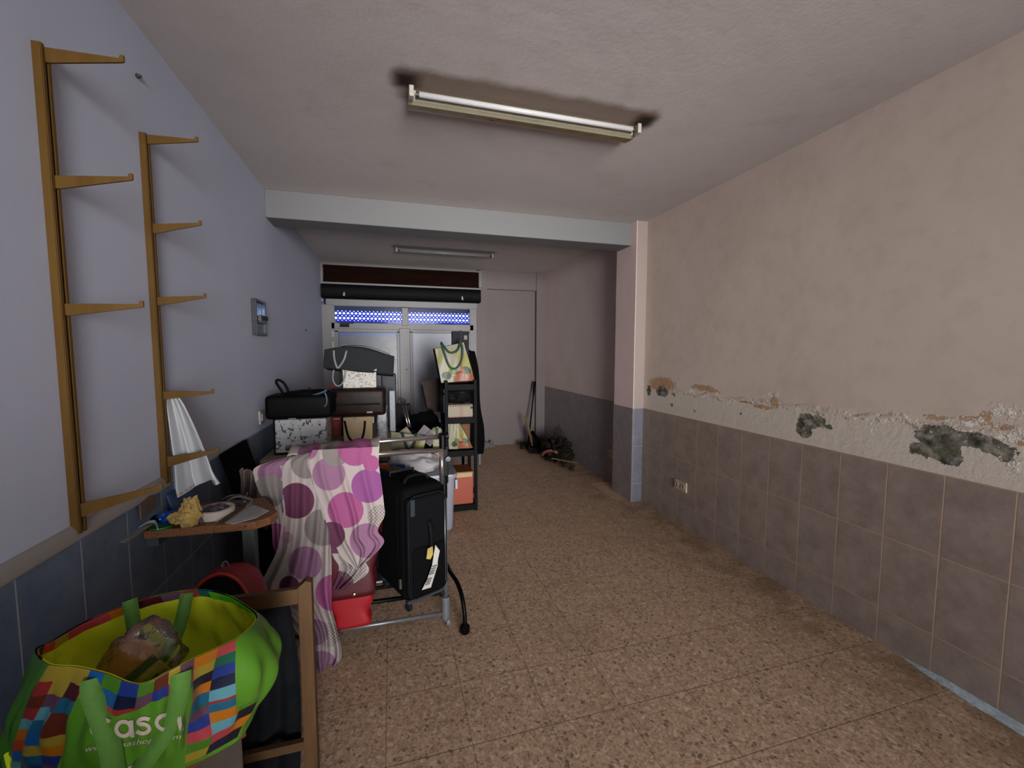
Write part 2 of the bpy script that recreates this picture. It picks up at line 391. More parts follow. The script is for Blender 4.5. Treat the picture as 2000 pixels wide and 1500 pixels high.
def slab(name, c, d, m): return struct(MB().box(c, d).build(name, m))
def span(name, a, b, m):
    a, b = Vector(a), Vector(b); return slab(name, (a+b)/2, b-a, m)
span('floor', (XL-.2, YF-.2, -.1), (XR+.2, YB+.3, 0), m_floor)
span('ceiling', (XL-.2, YF-.2, ZC), (XR+.2, YB+.3, ZC+.12), m_ceil)
span('wall_left', (XL-.15, YF-.2, 0), (XL, YB+.3, ZC), m_wl)
span('wall_right', (XR, YF-.2, 0), (XR+.15, YP, ZC), m_wr)
span('wall_right_far', (XR, YP, 0), (XR+.15, YB+.3, ZC), m_wr2)
# rear wall behind the camera, with the daylight doorway and a high window
b_ = MB()
b_.box((-.52, YF, ZC/2), (.78, .1, ZC)); b_.box((2.12, YF, ZC/2), (.58, .1, ZC)); b_.box((.85, YF, 2.64), (2.0, .1, .22))
struct(b_.build('wall_front', m_wl))
span('added_shade_wall', (XL, -1.0, 0), (-.12, -.86, 1.12), m_wl)  # unseen low wall, added to shade the near left corner
# wainscots
span('trim_1', (XR-.008, YF, 0), (XR+.01, YP, ZT), m_tr)
span('trim_2', (XR-.008, YP, 0), (XR+.01, YB, ZT), mat_tiles('right_far_tiles', 1, 1.0282, 0.2294, (122, 112, 114), (150, 140, 140), (150, 140, 132)))
span('trim_3', (XL-.01, YF, 0), (XL+.008, YB, ZT), m_tl)
# rounded plaster ledge over the left tiles
led = MB(); pr = [(0, 0), (.012, 0), (.016, .008), (.014, .03), (.006, .045), (0, .05)]
def ledP(u, v):
    q = catmull([Vector((a, 0, b)) for a, b in pr], v); y = -.8+u*(2.05+.8)
    return Vector((XL+q.x+.001, y, ZT+q.z))
led.grid(ledP, 60, 10); struct(led.build('trim_4', mat_paint('ledge_paint', (140, 132, 128), .05, 5, .3), smooth=True))
# pillar on the right wall
pm = MB(); pm.box(((XP+XR)/2+.002, (YP+4.02)/2, ZC/2), (XR-XP, 4.02-YP, ZC), bev=.006)
span('wall_pillar_side', (XP-.003, YP+.004, ZT), (XP+.02, 4.02, ZC), mat_paint('pillar_side_lightened_paint', (226, 200, 192), .04, 2, .25))  # pinkish side paint, lightened to make up for weak light on this face
struct(pm.build('wall_pillar', mat_paint('pillar_paint', (146, 133, 126), .03, 2, .2)))
pt = MB(); pt.box(((XP+XR)/2, YP-.003, ZT/2), (XR-XP+.006, .008, ZT)); struct(pt.build('trim_5', m_tp))
pt = MB(); pt.box((XP-.004, (YP+4.02)/2, ZT/2), (.008, 4.02-YP, ZT)); struct(pt.build('trim_6', mat_tiles('pillar_side_tiles', 1, YP-.06, .2294, (122, 112, 112), (152, 140, 140), (150, 140, 132))))
# beam
bmx = MB(); bmx.box(((XL+XP)/2, (YBM+3.99)/2, (ZBM+ZC)/2), (XP-XL, 3.99-YBM, ZC-ZBM), bev=.008); struct(bmx.build('beam', m_beam))
# back wall pieces: right part with a recessed tall panel
bw = MB()
bw.box((1.36, YB+.08, ZC/2), (.17, .16, ZC)); bw.box((2.33, YB+.08, ZC/2), (.17, .16, ZC))
bw.box((1.84, YB+.10, (2.47+ZC)/2), (.82, .16, ZC-2.47)); bw.box((1.84, YB+.13, 1.25), (.82, .1, 2.5))
bw.box((.19, YB+.08, 2.73), (2.3, .16, .05))
struct(bw.build('wall_back', m_wb, bevel=.004))
# sliver of sunlight modelled as a pale strip at the foot of the right wall
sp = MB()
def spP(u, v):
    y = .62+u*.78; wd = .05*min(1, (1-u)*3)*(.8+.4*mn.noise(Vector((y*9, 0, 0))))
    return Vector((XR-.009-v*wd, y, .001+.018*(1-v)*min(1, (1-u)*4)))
sp.grid(spP, 60, 6); struct(sp.build('sun_sliver_strip', mat_paint('sun_sliver_paint', (176, 188, 192), .25, 40, .9), smooth=True))

# ------------------------------------------------------------------ shopfront door & windows at the back
m_alu = M('white_lacquered_frame', (128, 126, 127), .45, 0, .06, 20, .05)
m_alud = M('dirty_frame', (150, 148, 142), .5, 0, .12, 12, .1)
ft = struct(MB().box((.21, YB+.0, 2.20), (2.14, .07, .11)).box((.21, YB, 1.865), (2.02, .07, .09)).box((-.835, YB, 1.08), (.17, .07, 2.16)).box((1.215, YB, 1.08), (.11, .07, 2.16))
    .box((.205, YB-.005, 2.01), (.09, .075, .26)).box((.195, YB-.02, .92), (.15, .08, 1.84)).build('window_1', m_alu, bevel=.006))
g = N('window_glass'); g.n.remove(g.b); tr = g.new('ShaderNodeBsdfTransparent'); gl = g.new('ShaderNodeBsdfGlossy'); gl.inputs['Roughness'].default_value = .05
tr.inputs[0].default_value = (.80, .86, .95, 1); mx = g.new('ShaderNodeMixShader'); mx.inputs[0].default_value = .08
g.t.links.new(tr.outputs[0], mx.inputs[1]); g.t.links.new(gl.outputs[0], mx.inputs[2]); g.t.links.new(mx.outputs[0], g.out.inputs[0]); m_glass = g.m
MB().box((-.31, YB+.01, 2.02), (.96, .006, .24)).build('glass_pane', m_glass, ft)
MB().box((.70, YB+.01, 2.02), (.92, .006, .24)).build('glass_pane', m_glass, ft)
# door leaf left: dirty frosted pane; right leaf: pale panel
dl = struct(MB().box((-.735, YB-.01, .90), (.06, .05, 1.80)).box((.11, YB-.01, .90), (.05, .05, 1.80)).box((-.31, YB-.01, 1.80), (.90, .05, .05)).box((-.31, YB-.01, .25), (.90, .05, .5)).build('door_1', m_alu, bevel=.005))
g = N('frosted_pane'); x, y, z = g.xyz(g.geo()); f = g.noise(g.geo(), 5, 5)
c_ = g.ramp(f, [(.3, rgb(62, 68, 78)), (.7, rgb(88, 92, 98))]); c_ = g.mix(g.math('MULTIPLY', g.smooth(g.noise(g.geo(), 9, 5), .5, .62), g.smooth(x, -.15, .05)), c_, rgb(40, 38, 34))
c_ = g.mix(g.smooth(g.math('ADD', z, g.math('MULTIPLY', f, .06)), 1.72, 1.78), c_, rgb(36, 66, 128))  # blue reflection along the top, painted into the pane colour
g.done(c_, .35, 0, .3); g.b.inputs['Transmission Weight'].default_value = .06
MB().box((-.31, YB, 1.14), (.86, .006, 1.30)).build('frosted_pane', g.m, dl)
for zz in (1.745, 1.60): MB().box((-.775, YB-.045, zz), (.03, .03, .075)).lathe([(.012, -.04), (.012, .04)], (-.775, YB-.055, zz), 10).build('hinge', M('hinge_white', (205, 203, 198), .4), dl)
MB().box((-.62, YB-.06, 1.87), (.12, .05, .045), bev=.006).bar((-.70, YB-.06, 1.905), (-.50, YB-.075, 1.90), .012, .01).build('door_closer', M('black_metal', (26, 25, 27), .45), dl)
dr = struct(MB().box((.285, YB-.01, .9), (.05, .05, 1.80)).box((1.14, YB-.01, .9), (.05, .05, 1.80)).box((.71, YB-.01, 1.80), (.90, .05, .05)).build('door_2', m_alu, bevel=.005))
MB().box((.71, YB, .9), (.84, .012, 1.78)).build('door_panel', M('pale_panel', (158, 164, 184), .4, var=.04, scale=4), dr)
MB().lathe([(.008, 0), (.008, .012), (0, .014)], (.215, YB-.062, 1.24), 10, R=Matrix.Rotation(pi/2, 3, 'X')).build('lock', M('black_metal'), ft)
# header over the doors
m_wood_dk = Mwood('dark_stained_plywood', (30, 15, 11), (50, 29, 21), 0, 3, .95)
hd = struct(MB().box((-.905, YB-.02, 2.46), (.045, .06, .54)).box((1.325, YB-.02, 2.6), (.05, .06, .26)).box((.21, YB-.03, 2.445), (2.26, .09, .035)).box((.21, YB-.02, 2.712), (2.2, .06, .028)).build('trim_8', m_alu, bevel=.004))
MB().box((.21, YB-.012, 2.58), (2.18, .03, .235)).build('fascia_board', m_wood_dk, hd)
rb = thing('roller_shutter_box', (.2, YB, 2.24), 'long black roller shutter housing over the back door', 'shutter box')
rr = MB()
prf = [(-.0, .19), (-.13, .19), (-.165, .16), (-.175, .10), (-.165, .04), (-.13, .0), (0, 0)]
def rP(u, v):
    q = catmull([Vector((a, 0, b)) for a, b in prf], v); return Vector((-.95+.06+u*2.19, YB-.02+q.x, 2.235+q.z))
rr.grid(rP, 24, 18)
for xx in (-.89, 1.30): rr.box((xx, YB-.10, 2.33), (.012, .15, .18))
rr.build('housing', M('black_painted_steel', (10, 10, 14), .6, .0, .3, 8, .2), rb, smooth=False)
for xx in (-.60, 1.02): MB().box((xx, YB-.195, 2.285), (.02, .02, .05)).lathe([(.014, 0), (.014, .015)], (xx, YB-.215, 2.27), 10, R=Matrix.Rotation(pi/2, 3, 'X')).build('bolt', M('bolt_steel', (120, 118, 116), .4, .8), rb)

# outside roller shutter with its rows of light holes
def shutter():
    b = MB(); Yc = YB+.20; zr = [2.105, 2.04]  # slats with holes
    def cell(x0, x1, z0, z1, rx, rz):
        cx, cz = (x0+x1)/2, (z0+z1)/2; n = 20; A = []; B = []
        for k in range(n):
            t = 2*pi*k/n; c, s_ = cos(t), sin(t); m = max(abs(c), abs(s_)); A.append((cx+c/m*(x1-x0)/2, Yc, cz+s_/m*(z1-z0)/2)); B.append((cx+c*rx, Yc, cz+s_*rz))
        a = b.add(A); q = b.add(B)
        for k in range(n): b.face((a+k, a+(k+1) % n, q+(k+1) % n, q+k))
    def solid(z0, z1, yb=0.0):
        k = b.add([(-.95, Yc+yb, z0), (1.35, Yc+yb, z0), (1.35, Yc+yb, z1), (-.95, Yc+yb, z1)]); b.face((k, k+1, k+2, k+3))
    n = 42; wd = 2.3/n; rng = random.Random(3)
    zt = 2.105
    for i in range(n):
        big = 1 if i % 2 else .86
        for z0 in (2.025, 1.955): cell(-.95+i*wd, -.95+(i+1)*wd, z0, z0+.07, .0155*(1 if i % 2 else 1.1), .0142*big)
    for k in range(8): solid(2.095+k*.06, 2.156+k*.06)
    k = 0
    while 1.955-k*.06 > 0.0: solid(1.895-k*.06, 1.956-k*.06); k += 1
    g = N('blue_translucent_shutter'); g.n.remove(g.b); df = g.new('ShaderNodeBsdfDiffuse'); tl = g.new('ShaderNodeBsdfTranslucent')
    x, y, z = g.xyz(g.geo()); c = g.mix(g.smooth(z, 2.09, 2.099), rgb(18, 64, 205), rgb(44, 34, 52)); c = g.mix(g.smooth(z, 1.94, 1.93), c, rgb(30, 44, 90))
    g.put(df.inputs[0], rgb(60, 70, 110)); g.put(tl.inputs[0], c); mx = g.new('ShaderNodeMixShader'); mx.inputs[0].default_value = .42
    g.t.links.new(df.outputs[0], mx.inputs[1]); g.t.links.new(tl.outputs[0], mx.inputs[2]); g.t.links.new(mx.outputs[0], g.out.inputs[0])
    o = b.build('outside_shutter', g.m, None, solid=.003); tag(o, 'blue perforated roller shutter outside the back door glass', 'shutter')
shutter()
# electrical panel on the left wall
ep = thing('fuse_box', (XL, 3.4, 1.62), 'grey fuse box with breakers on the left wall', 'fuse box')
e = MB(); y0, y1, z0, z1 = 3.29, 3.53, 1.615, 1.865; xx = XL+.02
xx = XL+.008
e.box((xx-.002, (y0+y1)/2, (z0+z1)/2), (.014, y1-y0, z1-z0)); 
for zz in (z0+.01, z1-.01, (z0+z1)/2-.03): e.box((xx+.012, (y0+y1)/2, zz), (.022, y1-y0, .018))
for yy in (y0+.01, y1-.01): e.box((xx+.012, yy, (z0+z1)/2), (.022, .018, z1-z0))
e.build('housing', M('dark_grey_plastic', (62, 66, 76), .35), ep, bevel=.003)
MB().box((xx+.012, y0+.07, 1.795), (.02, .09, .085)).box((xx+.012, y0+.17, 1.795), (.02, .075, .085)).build('clear_window', M('bluish_window', (120, 140, 176), .15), ep)
MB().box((xx+.014, (y0+y1)/2+.03, 1.735), (.03, .14, .05)).build('breaker_row', M('breaker_grey', (104, 100, 100), .5), ep)
for yy in (3.425, 3.48): MB().box((xx+.034, yy, 1.74), (.018, .03, .03)).build('breaker_switch', M('black_metal'), ep)
sw = MB().box((XL+.012, 3.36, 1.035), (.016, .085, .095), bev=.004); sw.box((XL+.023, 3.36, 1.035), (.008, .04, .05))
tag(sw.build('light_switch', M('ivory_plastic', (190, 186, 176), .4)), 'white switch plate low on the left wall near the fuse box', 'switch')
for (px, py) in ((268, 148), (597, 645)):
    p = at(px, py, X=XL+.004); tag(MB().lathe([(.006, 0), (.009, .004), (.004, .018)], p-Vector((.004, 0, 0)), 10, R=Matrix.Rotation(pi/2, 3, 'Y')).build('wall_plug', M('old_plug', (70, 62, 54), .7)),
        'small dark wall plug high up above the second shelf upright' if px < 400 else 'small dark wall plug in the left wall near the back door', 'wall plug')
# right wall outlets
def outlet(yc, zc, wd, hh, label, n):
    t = thing('power_outlet', (XR-.01, yc, zc), label, 'outlet'); xx = XR-.014
    MB().box((xx, yc, zc), (.012, wd, hh), bev=.003).build('plate', M('ivory_old', (240, 222, 192), .5), t)
    for k in range(n):
        yy = yc+(k-(n-1)/2)*wd/n
        sk = MB().lathe([(.02, 0), (.02, .006), (.016, .006), (.016, .001)], (xx-.006, yy, zc), 18, R=Matrix.Rotation(-pi/2, 3, 'Y')).build('socket', M('ivory_socket', (226, 208, 180), .5), t)
        MB().lathe([(.003, 0), (.003, .002)], (xx-.008, yy-.008, zc), 8, R=Matrix.Rotation(-pi/2, 3, 'Y')).lathe([(.003, 0), (.003, .002)], (xx-.008, yy+.008, zc), 8, R=Matrix.Rotation(-pi/2, 3, 'Y')).build('socket_holes', M('black_metal'), sk)
outlet(3.04, .345, .155, .082, 'cream double power outlet on the right wall tiles near the pillar', 2)
outlet(4.245, .345, .09, .09, 'cream single outlet on the tiles beyond the pillar', 1)

# ------------------------------------------------------------------ ceiling battens
def batten(x0, x1, yc, label, stained):
    t = thing('fluorescent_batten', ((x0+x1)/2, yc, ZC), label, 'ceiling light')
    zz = ZC-.001; b = MB()
    prf = [(-.034, 0), (-.034, -.022), (-.022, -.040), (.006, -.046), (.062, -.036), (.088, -.030), (.088, 0)]
    n0 = len(b.v); A = b.add([(x0, yc+a, zz+c) for a, c in prf]); B = b.add([(x1, yc+a, zz+c) for a, c in prf]); k = len(prf)
    for i in range(k): b.face((A+i, A+(i+1) % k, B+(i+1) % k, B+i), mi=1 if (stained and i == 3) else 0)
    b.face([A+i for i in range(k)]); b.face([B+i for i in range(k)][::-1])
    m1 = M('yellowed_enamel' if stained else 'dull_enamel', (214, 206, 176) if stained else (150, 146, 146), .4, 0, .08, 12)
    hs = b.build('housing', [m1, M('tarnished_reflector', (206, 176, 116), .5, 0, .3, 9)], t)
    zt, yt = zz-.032, yc-.062
    tb_ = MB().tube([(x0+.035, yt, zt), (x1-.035, yt, zt)], .013, 14).build('tube', M('tube_glass' if stained else 'dull_tube', (236, 234, 232) if stained else (176, 176, 182), .2, 0, .02), t, smooth=True)
    for xx in (x0+.012, x1-.012):
        MB().box((xx, yt, zt+.004), (.022, .040, .05), bev=.004).build('lamp_holder', M('lampholder', (206, 200, 186) if stained else (150, 148, 146), .4), t)
    for xx in (x0+.04, x1-.04): MB().tube([(xx-.008, yt, zt), (xx+.008, yt, zt)], .0135, 12).build('tube_cap', M('tube_cap', (96, 90, 84), .4, .6), tb_)
    if stained:
        for xx, yy, c in ((x0+.46, yc+.012, 0), (x0+.43, yc+.04, 0)): MB().box((xx, yy, zz-.047 if c == 0 and yy < yc+.03 else zz-.041), (.02, .016, .004)).build('rust_chip', M('rust', (140, 78, 34), .8), hs)
batten(.105, 1.345, 2.205, 'fluorescent ceiling light with yellowed housing and soot marks, nearer one', True)
batten(.075, 1.28, 5.42, 'dull fluorescent ceiling light beyond the beam, the farther one', False)

# ================================================================== shelf uprights on the left wall
m_or = Mwood('ochre_painted_steel', (128, 92, 40), (154, 114, 56), 2, 4, .45)
def upright(ytop, pxs, top, bot, label):
    p0 = at(*top, X=XL); y = ytop; t = thing('shelf_upright', (XL, y, bot), label, 'shelf bracket', 'shelf uprights with brackets on the left wall')
    b = MB(); d = .019; wv = .031; zt = p0.z
    b.box((XL+.003, y, (zt+bot)/2), (.004, wv, zt-bot)); b.box((XL+d/2, y-wv/2, (zt+bot)/2), (d, .004, zt-bot)); b.box((XL+d/2, y+wv/2, (zt+bot)/2), (d, .004, zt-bot))
    b.box((XL+d, y-.0105, (zt+bot)/2), (.004, .010, zt-bot)); b.box((XL+d, y+.0105, (zt+bot)/2), (.004, .010, zt-bot))
    b.build('upright', m_or, t)
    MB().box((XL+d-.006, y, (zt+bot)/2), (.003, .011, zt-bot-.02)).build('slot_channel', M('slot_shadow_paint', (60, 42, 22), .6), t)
    for (rx, ry0, ry1, tx, ty) in pxs:
        a = at(rx, ry0, Y=y); c = at(rx, ry1, Y=y); e = at(tx, ty, Y=y); X0 = XL+d-.002
        pts = [(X0, y-.004, a.z), (X0, y-.004, c.z), (X0+.012, y-.004, c.z), (e.x-.01, y-.004, e.z-.007), (e.x, y-.004, e.z-.004), (e.x, y-.004, e.z+.014), (e.x-.008, y-.004, e.z+.014), (e.x-.012, y-.004, e.z+.004)]
        br = MB().poly([Vector(q) for q in pts], .008, (0, 1, 0)); br.build('bracket', m_or, t, bevel=.001)
    return t
u1 = upright(1.525, [(80, 92, 121, 243, 119), (103, 343, 368, 260, 349), (125, 593, 616, 281, 597), (160, 983, 1008, 318, 951)], (62, 80), .965, 'nearer ochre metal shelf upright with four empty brackets on left wall')
u2 = upright(2.03, [(277, 262, 280, 387, 275), (287, 437, 455, 394, 438), (297, 580, 596, 403, 580), (325, 764, 780, 418, 766), (329, 892, 911, 428, 880)], (268, 255), .96, 'farther ochre metal shelf upright with five brackets and a white cloth')

# white plastic bag hung on the second upright
wc = MB(); Yc = 2.075
Lc = [(320, 766), (321, 800), (324, 850), (330, 900), (334, 950), (338, 966)]
Rc = [(342, 764), (362, 790), (388, 840), (408, 885), (420, 915), (433, 936)]
Lw = [at(a, b, Y=Yc) for a, b in Lc]; Rw = [at(a, b, Y=Yc) for a, b in Rc]
def wP(u, v):
    a, b = catmull(Lw, v), catmull(Rw, v); p = a.lerp(b, u)
    k = .012+.022*v
    return p + Vector((0, k*sin(u*17+1.5*v)+.006*sin(u*39+v*4), -.012*v*sin(u*8)))
def wcol(u, v):
    c = (230, 230, 232)
    if .955 > v > .92 and .12 < u < .5 and int(u*60) % 3: c = (205, 150, 140)
    if .965 > v > .90 and .80 < u < .97 and int(u*90+v*50) % 2: c = (90, 92, 96)
    return rgb(*c)
wc.grid(wP, 90, 60, colf=wcol)
tag(wc.build('plastic_carrier_bag', MV('white_plastic_bag', .45, .4), smooth=True, solid=.002), 'crumpled white plastic bag hanging from the second shelf upright', 'bag')

# ================================================================== small workbench with clutter
TZ = .835
wt = thing('small_work_table', (-.70, 1.95, 0), 'small table with worn chipboard top against the left wall tiles', 'table')
tp = MB(); a = at(268, 1037, Z=TZ); b = at(534, 1004, Z=TZ)
out = [Vector((XL+.012, a.y-.01, TZ)), Vector((b.x-.05, b.y-.07, TZ)), Vector((b.x-.005, b.y-.03, TZ)), Vector((b.x+.01, b.y+.03, TZ)), Vector((b.x-.09, b.y+.235, TZ)), Vector((XL+.012, b.y+.235, TZ))]
tp.poly(out, .032, (0, 0, -1)); tp.build('table_top', Mwood('chipboard', (160, 106, 70), (198, 140, 98), 0, 3, .5, spk=1), wt, bevel=.003)
BX, BYf = b.x, b.y
for (lx, ly) in ((-.585, BYf+.06),):
    MB().box((lx, ly, (TZ-.032)/2), (.046, .046, TZ-.032), bev=.004).build('leg', M('grey_green_steel', (96, 100, 98), .5, .2), wt)
MB().box((XL+.03, 1.98, TZ-.052), (.04, .24, .036)).build('wall_cleat', M('grey_green_steel'), wt)
t0 = TZ+.001
def P3(px, py, dz=0.0): p = at(px, py, Z=TZ+.001+dz); p.z = TZ+.001+dz; return p
# white metal bracket lying across the corner
q = [P3(213, 1056, .012), P3(213, 1074, .012), P3(300, 1028, .012), P3(316, 1012, .012), P3(290, 1012, .012)]
mb = thing('metal_strip', q[0], 'white metal angle strip sticking out over the table corner', 'metal strip')
MB().poly([P3(213, 1058, .014), P3(246, 1060, .014), P3(284, 1035, .014), P3(304, 1020, .014), P3(278, 1017, .014)], .003, (0, 0, 1)).build('plate', M('worn_white_metal', (186, 180, 174), .45, .2, .15), mb)
MB().poly([P3(213, 1058, .014), P3(246, 1060, .014), P3(246, 1060, .010), P3(213, 1058, -.018)], .003, (-.3, -1, 0)).build('folded_end', M('worn_white_metal'), mb)
hc = P3(229, 1058, .0165); MB().lathe([(.006, 0), (.006, .0012)], hc, 14).build('hole', M('black_metal'), mb)
# green lid
c = P3(316, 1030); MB_ = MB().lathe([(0, 0), (.036, 0), (.038, .004), (.036, .009), (.033, .006), (0, .006)], c, 28)
tag(MB_.build('plastic_disc', M('green_plastic', (46, 124, 52), .4), smooth=False), 'round green plastic disc near the front edge of the table', 'lid')
# white tube
tag(MB().tube(curve([P3(272, 1030, .024), P3(290, 1020, .028), P3(303, 1020, .022), P3(308, 1033, .018)], 12), [.004+.004*sin(pi*k/12) for k in range(13)], 8, flat=.5).build('torn_wrapper', M('white_film', (196, 198, 204), .4)), 'strip of white torn plastic wrapper beside the green disc', 'wrapper')
c = P3(331, 1010, .022); tag(MB().lump(c, (.075, .05, .044), 4, .35, 3, 30, flat=t0, rz=.5).build('crumpled_foil_bag', M('blue_foil', (28, 84, 190), .25, .3, .4, 50, .6), smooth=False), 'crumpled shiny blue packet on the small table', 'packet')
c = P3(307, 1014, .014); tag(MB().lump(c, (.06, .045, .028), 9, .35, 3, 24, flat=t0).build('dark_rag', M('black_cloth', (24, 24, 28), .9, var=.4)), 'small black scrap beside the blue packet', 'scrap')
# crumpled yellow paper
c = P3(366, 1000, .05); yp = MB().lump(c+Vector((-.012, 0, -.015)), (.085, .07, .06), 2, .5, 1.7, 26, flat=t0); yp.lump(c+Vector((.02, -.02, -.02)), (.07, .03, .06), 12, .5, 1.5, 20, flat=t0, rz=.7); yp.lump(c+Vector((.012, .0, .012)), (.065, .05, .085), 15, .55, 1.6, 24)
tag(yp.build('crumpled_paper', M('yellow_tissue', (206, 170, 96), .8, 0, .25, 30, .5)), 'ball of crumpled yellow paper on the small table', 'paper')
# tape roll
rc = P3(422, 1008, 0); tr_ = thing('tape_roll', rc, 'wide roll of white tape filled with odds and ends on the table', 'tape roll')
MB().lathe([(.062, 0), (.066, .002), (.066, .034), (.062, .036), (.052, .036), (.050, .034), (.050, .002), (.052, 0), (.062, 0)], rc, 40).build('roll', M('white_tape', (222, 206, 190), .6, var=.04), tr_, smooth=False)
jb = MB(); rg = random.Random(5)
jb.lump(rc+Vector((0, 0, .02)), (.09, .09, .04), 3, .5, 4, 34, flat=t0); jb.build('contents', M('grey_oddments', (86, 78, 84), .5, .1, .5, 60, .6), tr_)
MB().tube(curve([rc+Vector((-.02, .01, .04)), rc+Vector((-.03, -.045, .045)), rc+Vector((-.028, -.072, .02)), rc+Vector((-.02, -.078, .004))], 12), .006, 8).build('hanging_tag', M('slate_plastic', (72, 74, 100), .5), tr_)
# paper, stick, spectacles-like tray, wire
pp = MB().poly([P3(408, 1018, .001), P3(455, 1024, .001), P3(500, 1012, .001), P3(526, 998, .001), P3(490, 985, .001), P3(462, 992, .001)], .002, (0, 0, 1))
tag(pp.build('paper_sheet', M('white_paper', (204, 200, 198), .8, var=.03)), 'printed sheet of white paper under the wooden stick', 'paper')
for k in range(4):
    pass
ln = MB()
for k in range(4):
    a1 = P3(462+k*6, 1012-k*5, .0035); b1 = P3(506+k*4, 1001-k*4, .0035); ln.bar(a1, b1, .0022, .0006)
po = bpy.data.objects['paper_sheet']; ln.build('print_lines', M('print_grey', (110, 108, 112), .8), po)
tag(MB().bar(P3(426, 1024, .012), P3(492, 978, .014), .018, .008).build('wooden_stick', Mwood('old_stick', (96, 68, 48), (128, 96, 70), 0, 5)), 'flat wooden stick lying across the white paper', 'stick')
tg = thing('plastic_goggles', P3(472, 985), 'grey plastic safety goggles at the back of the small table', 'goggles')
gp = curve([P3(452, 992, .01), P3(447, 978, .02), P3(462, 970, .03), P3(480, 972, .028), P3(492, 978, .02), P3(480, 990, .01)], 30, True)
MB().tube(gp, .006, 8, closed=True).build('frame', M('smoky_plastic', (110, 100, 96), .3), tg)
MB().lump(P3(470, 984, .014), (.07, .05, .024), 6, .3, 3, 26, flat=t0).build('lens', M('dark_lens', (58, 48, 50), .2), tg)
tag(MB().tube(curve([P3(434, 975, .01), P3(450, 968, .03), P3(468, 966, .02), P3(478, 971, .03), P3(484, 962, .035)], 24), .0018, 6).build('thin_wire', M('pale_wire', (170, 160, 150), .5)), 'thin pale curled wire at the back of the small table', 'wire')
# cardboard and blue plastic leaning at the wall
q1 = [at(271, 986, X=XL+.016), at(273, 1014, X=XL+.016), at(300, 990, X=XL+.014), at(306, 965, X=XL+.014), at(290, 968, X=XL+.014)]
tag(MB().poly(q1, .006, (1, 0, 0)).build('cardboard_scrap', M('brown_cardboard', (120, 98, 82), .85)), 'torn brown cardboard scrap leaning on the left wall tiles', 'cardboard')
q1 = [Vector((XL+.03, 2.02, TZ+.002)), Vector((XL+.03, 2.24, TZ+.002)), Vector((XL+.012, 2.24, ZT-.02)), Vector((XL+.012, 2.02, ZT-.03))]
tag(MB().poly(q1, .006, (1, 0, 0)).build('blue_plastic_sheet', M('blue_sheet', (72, 104, 150), .35)), 'stiff blue plastic sheet leaning on the wall at the table end', 'plastic sheet')
# black board against the wall
q1 = [Vector((XL+.014, 2.57, .95)), Vector((XL+.014, 2.96, .95)), Vector((XL+.26, 2.98, .0)), Vector((XL+.26, 2.57, .0))]
tag(MB().poly(q1, .02, (1, 0, .25)).build('black_board', M('matt_black', (5, 5, 7), .9, spec=.1)), 'tall matt black board leaning against the left wall tiles', 'board')

# ================================================================== green mosaic shopping bag
PAL = [rgb(*[q_*.86 for q_ in c]) for c in ((196, 58, 56), (26, 22, 40), (230, 84, 92), (130, 52, 30), (236, 138, 22), (96, 160, 40), (24, 116, 200), (20, 34, 70), (30, 122, 92), (124, 84, 110), (96, 28, 44), (240, 84, 40), (36, 120, 160), (120, 200, 214), (212, 180, 60), (40, 70, 170))]
GRN = rgb(98, 160, 40); 
rim = [(90, 1297, .98), (150, 1304, .965), (205, 1316, .95), (272, 1337, .93), (330, 1312, .945), (380, 1286, .97), (468, 1243, 1.07), (503, 1205, 1.20), (478, 1180, 1.28), (440, 1160, 1.33), (385, 1151, 1.36), (300, 1164, 1.33), (180, 1207, 1.25), (105, 1248, 1.16), (68, 1268, 1.08)]
bot = [(16, 1530), (80, 1538), (150, 1540), (240, 1530), (310, 1515), (358, 1500), (435, 1464), (478, 1430)]
ZB = .56
RIM = [at(a, b, Y=c) for a, b, c in rim]
BOT = [at(a, b, Z=ZB) for a, b in bot]
BOT += [Vector((-.36, 1.26, ZB)), Vector((-.38, 1.33, ZB)), Vector((-.45, 1.36, ZB)), Vector((-.55, 1.36, ZB)), Vector((-.68, 1.32, ZB)), Vector((-.78, 1.22, ZB)), Vector((-.80, 1.10, ZB))]
NR = len(RIM); RC = sum(RIM, Vector())/NR
def bagP(u, v, off=0.0):
    u %= 1.0; a = catmull(RIM, u, True); b = catmull(BOT, u, True); c = RC
    p = a.lerp(b, v); k = u*NR
    out_ = Vector((p.x-c.x, p.y-c.y, 0)).normalized()
    bul = .018*sin(pi*v)
    if 5.6 < k < 8.5: bul += .040*sin(pi*(k-5.6)/2.9)*sin(pi*min(1, v*1.15))   # bulging gusset
    bul += .006*sin(k*5.1+v*6)*sin(pi*v) + .004*sin(k*11-v*9)*sin(pi*v)
    if 4.6 < k < 6.2: bul -= .022*sin(pi*(k-4.6)/1.6)*sin(pi*min(1, v*1.3))      # crease before it
    return p + out_*(bul+off)
rgp = random.Random(11); cellc = {}
def cc(i, j):
    if (i, j) not in cellc: cellc[(i, j)] = rgp.choice(PAL)
    return cellc[(i, j)]
RU, RV = 15*16, 168
def bagcol(u, v):
    k = u*NR
    if k < .15 or k > 13.9: return rgb(76, 136, 38)
    ci = int(k*2); cj = int(v*10.5)
    if k < 5.9 + .6*(v > .62):
        if k < 1.5: return cc(ci, cj)
        if k < 5.0 and v < .20+.03*sin(k*3): return cc(ci, cj)
        if k < 5.0: return GRN
        return cc(ci+(9 if v > .5 else 0), int(v*10.5)) if (v < .95) else GRN
    if k < 9: return GRN
    return cc(ci, cj)
gb = thing('shopping_bag', (-.55, 1.15, ZB), 'large open green shopping bag with coloured mosaic squares in the near left corner', 'shopping bag')
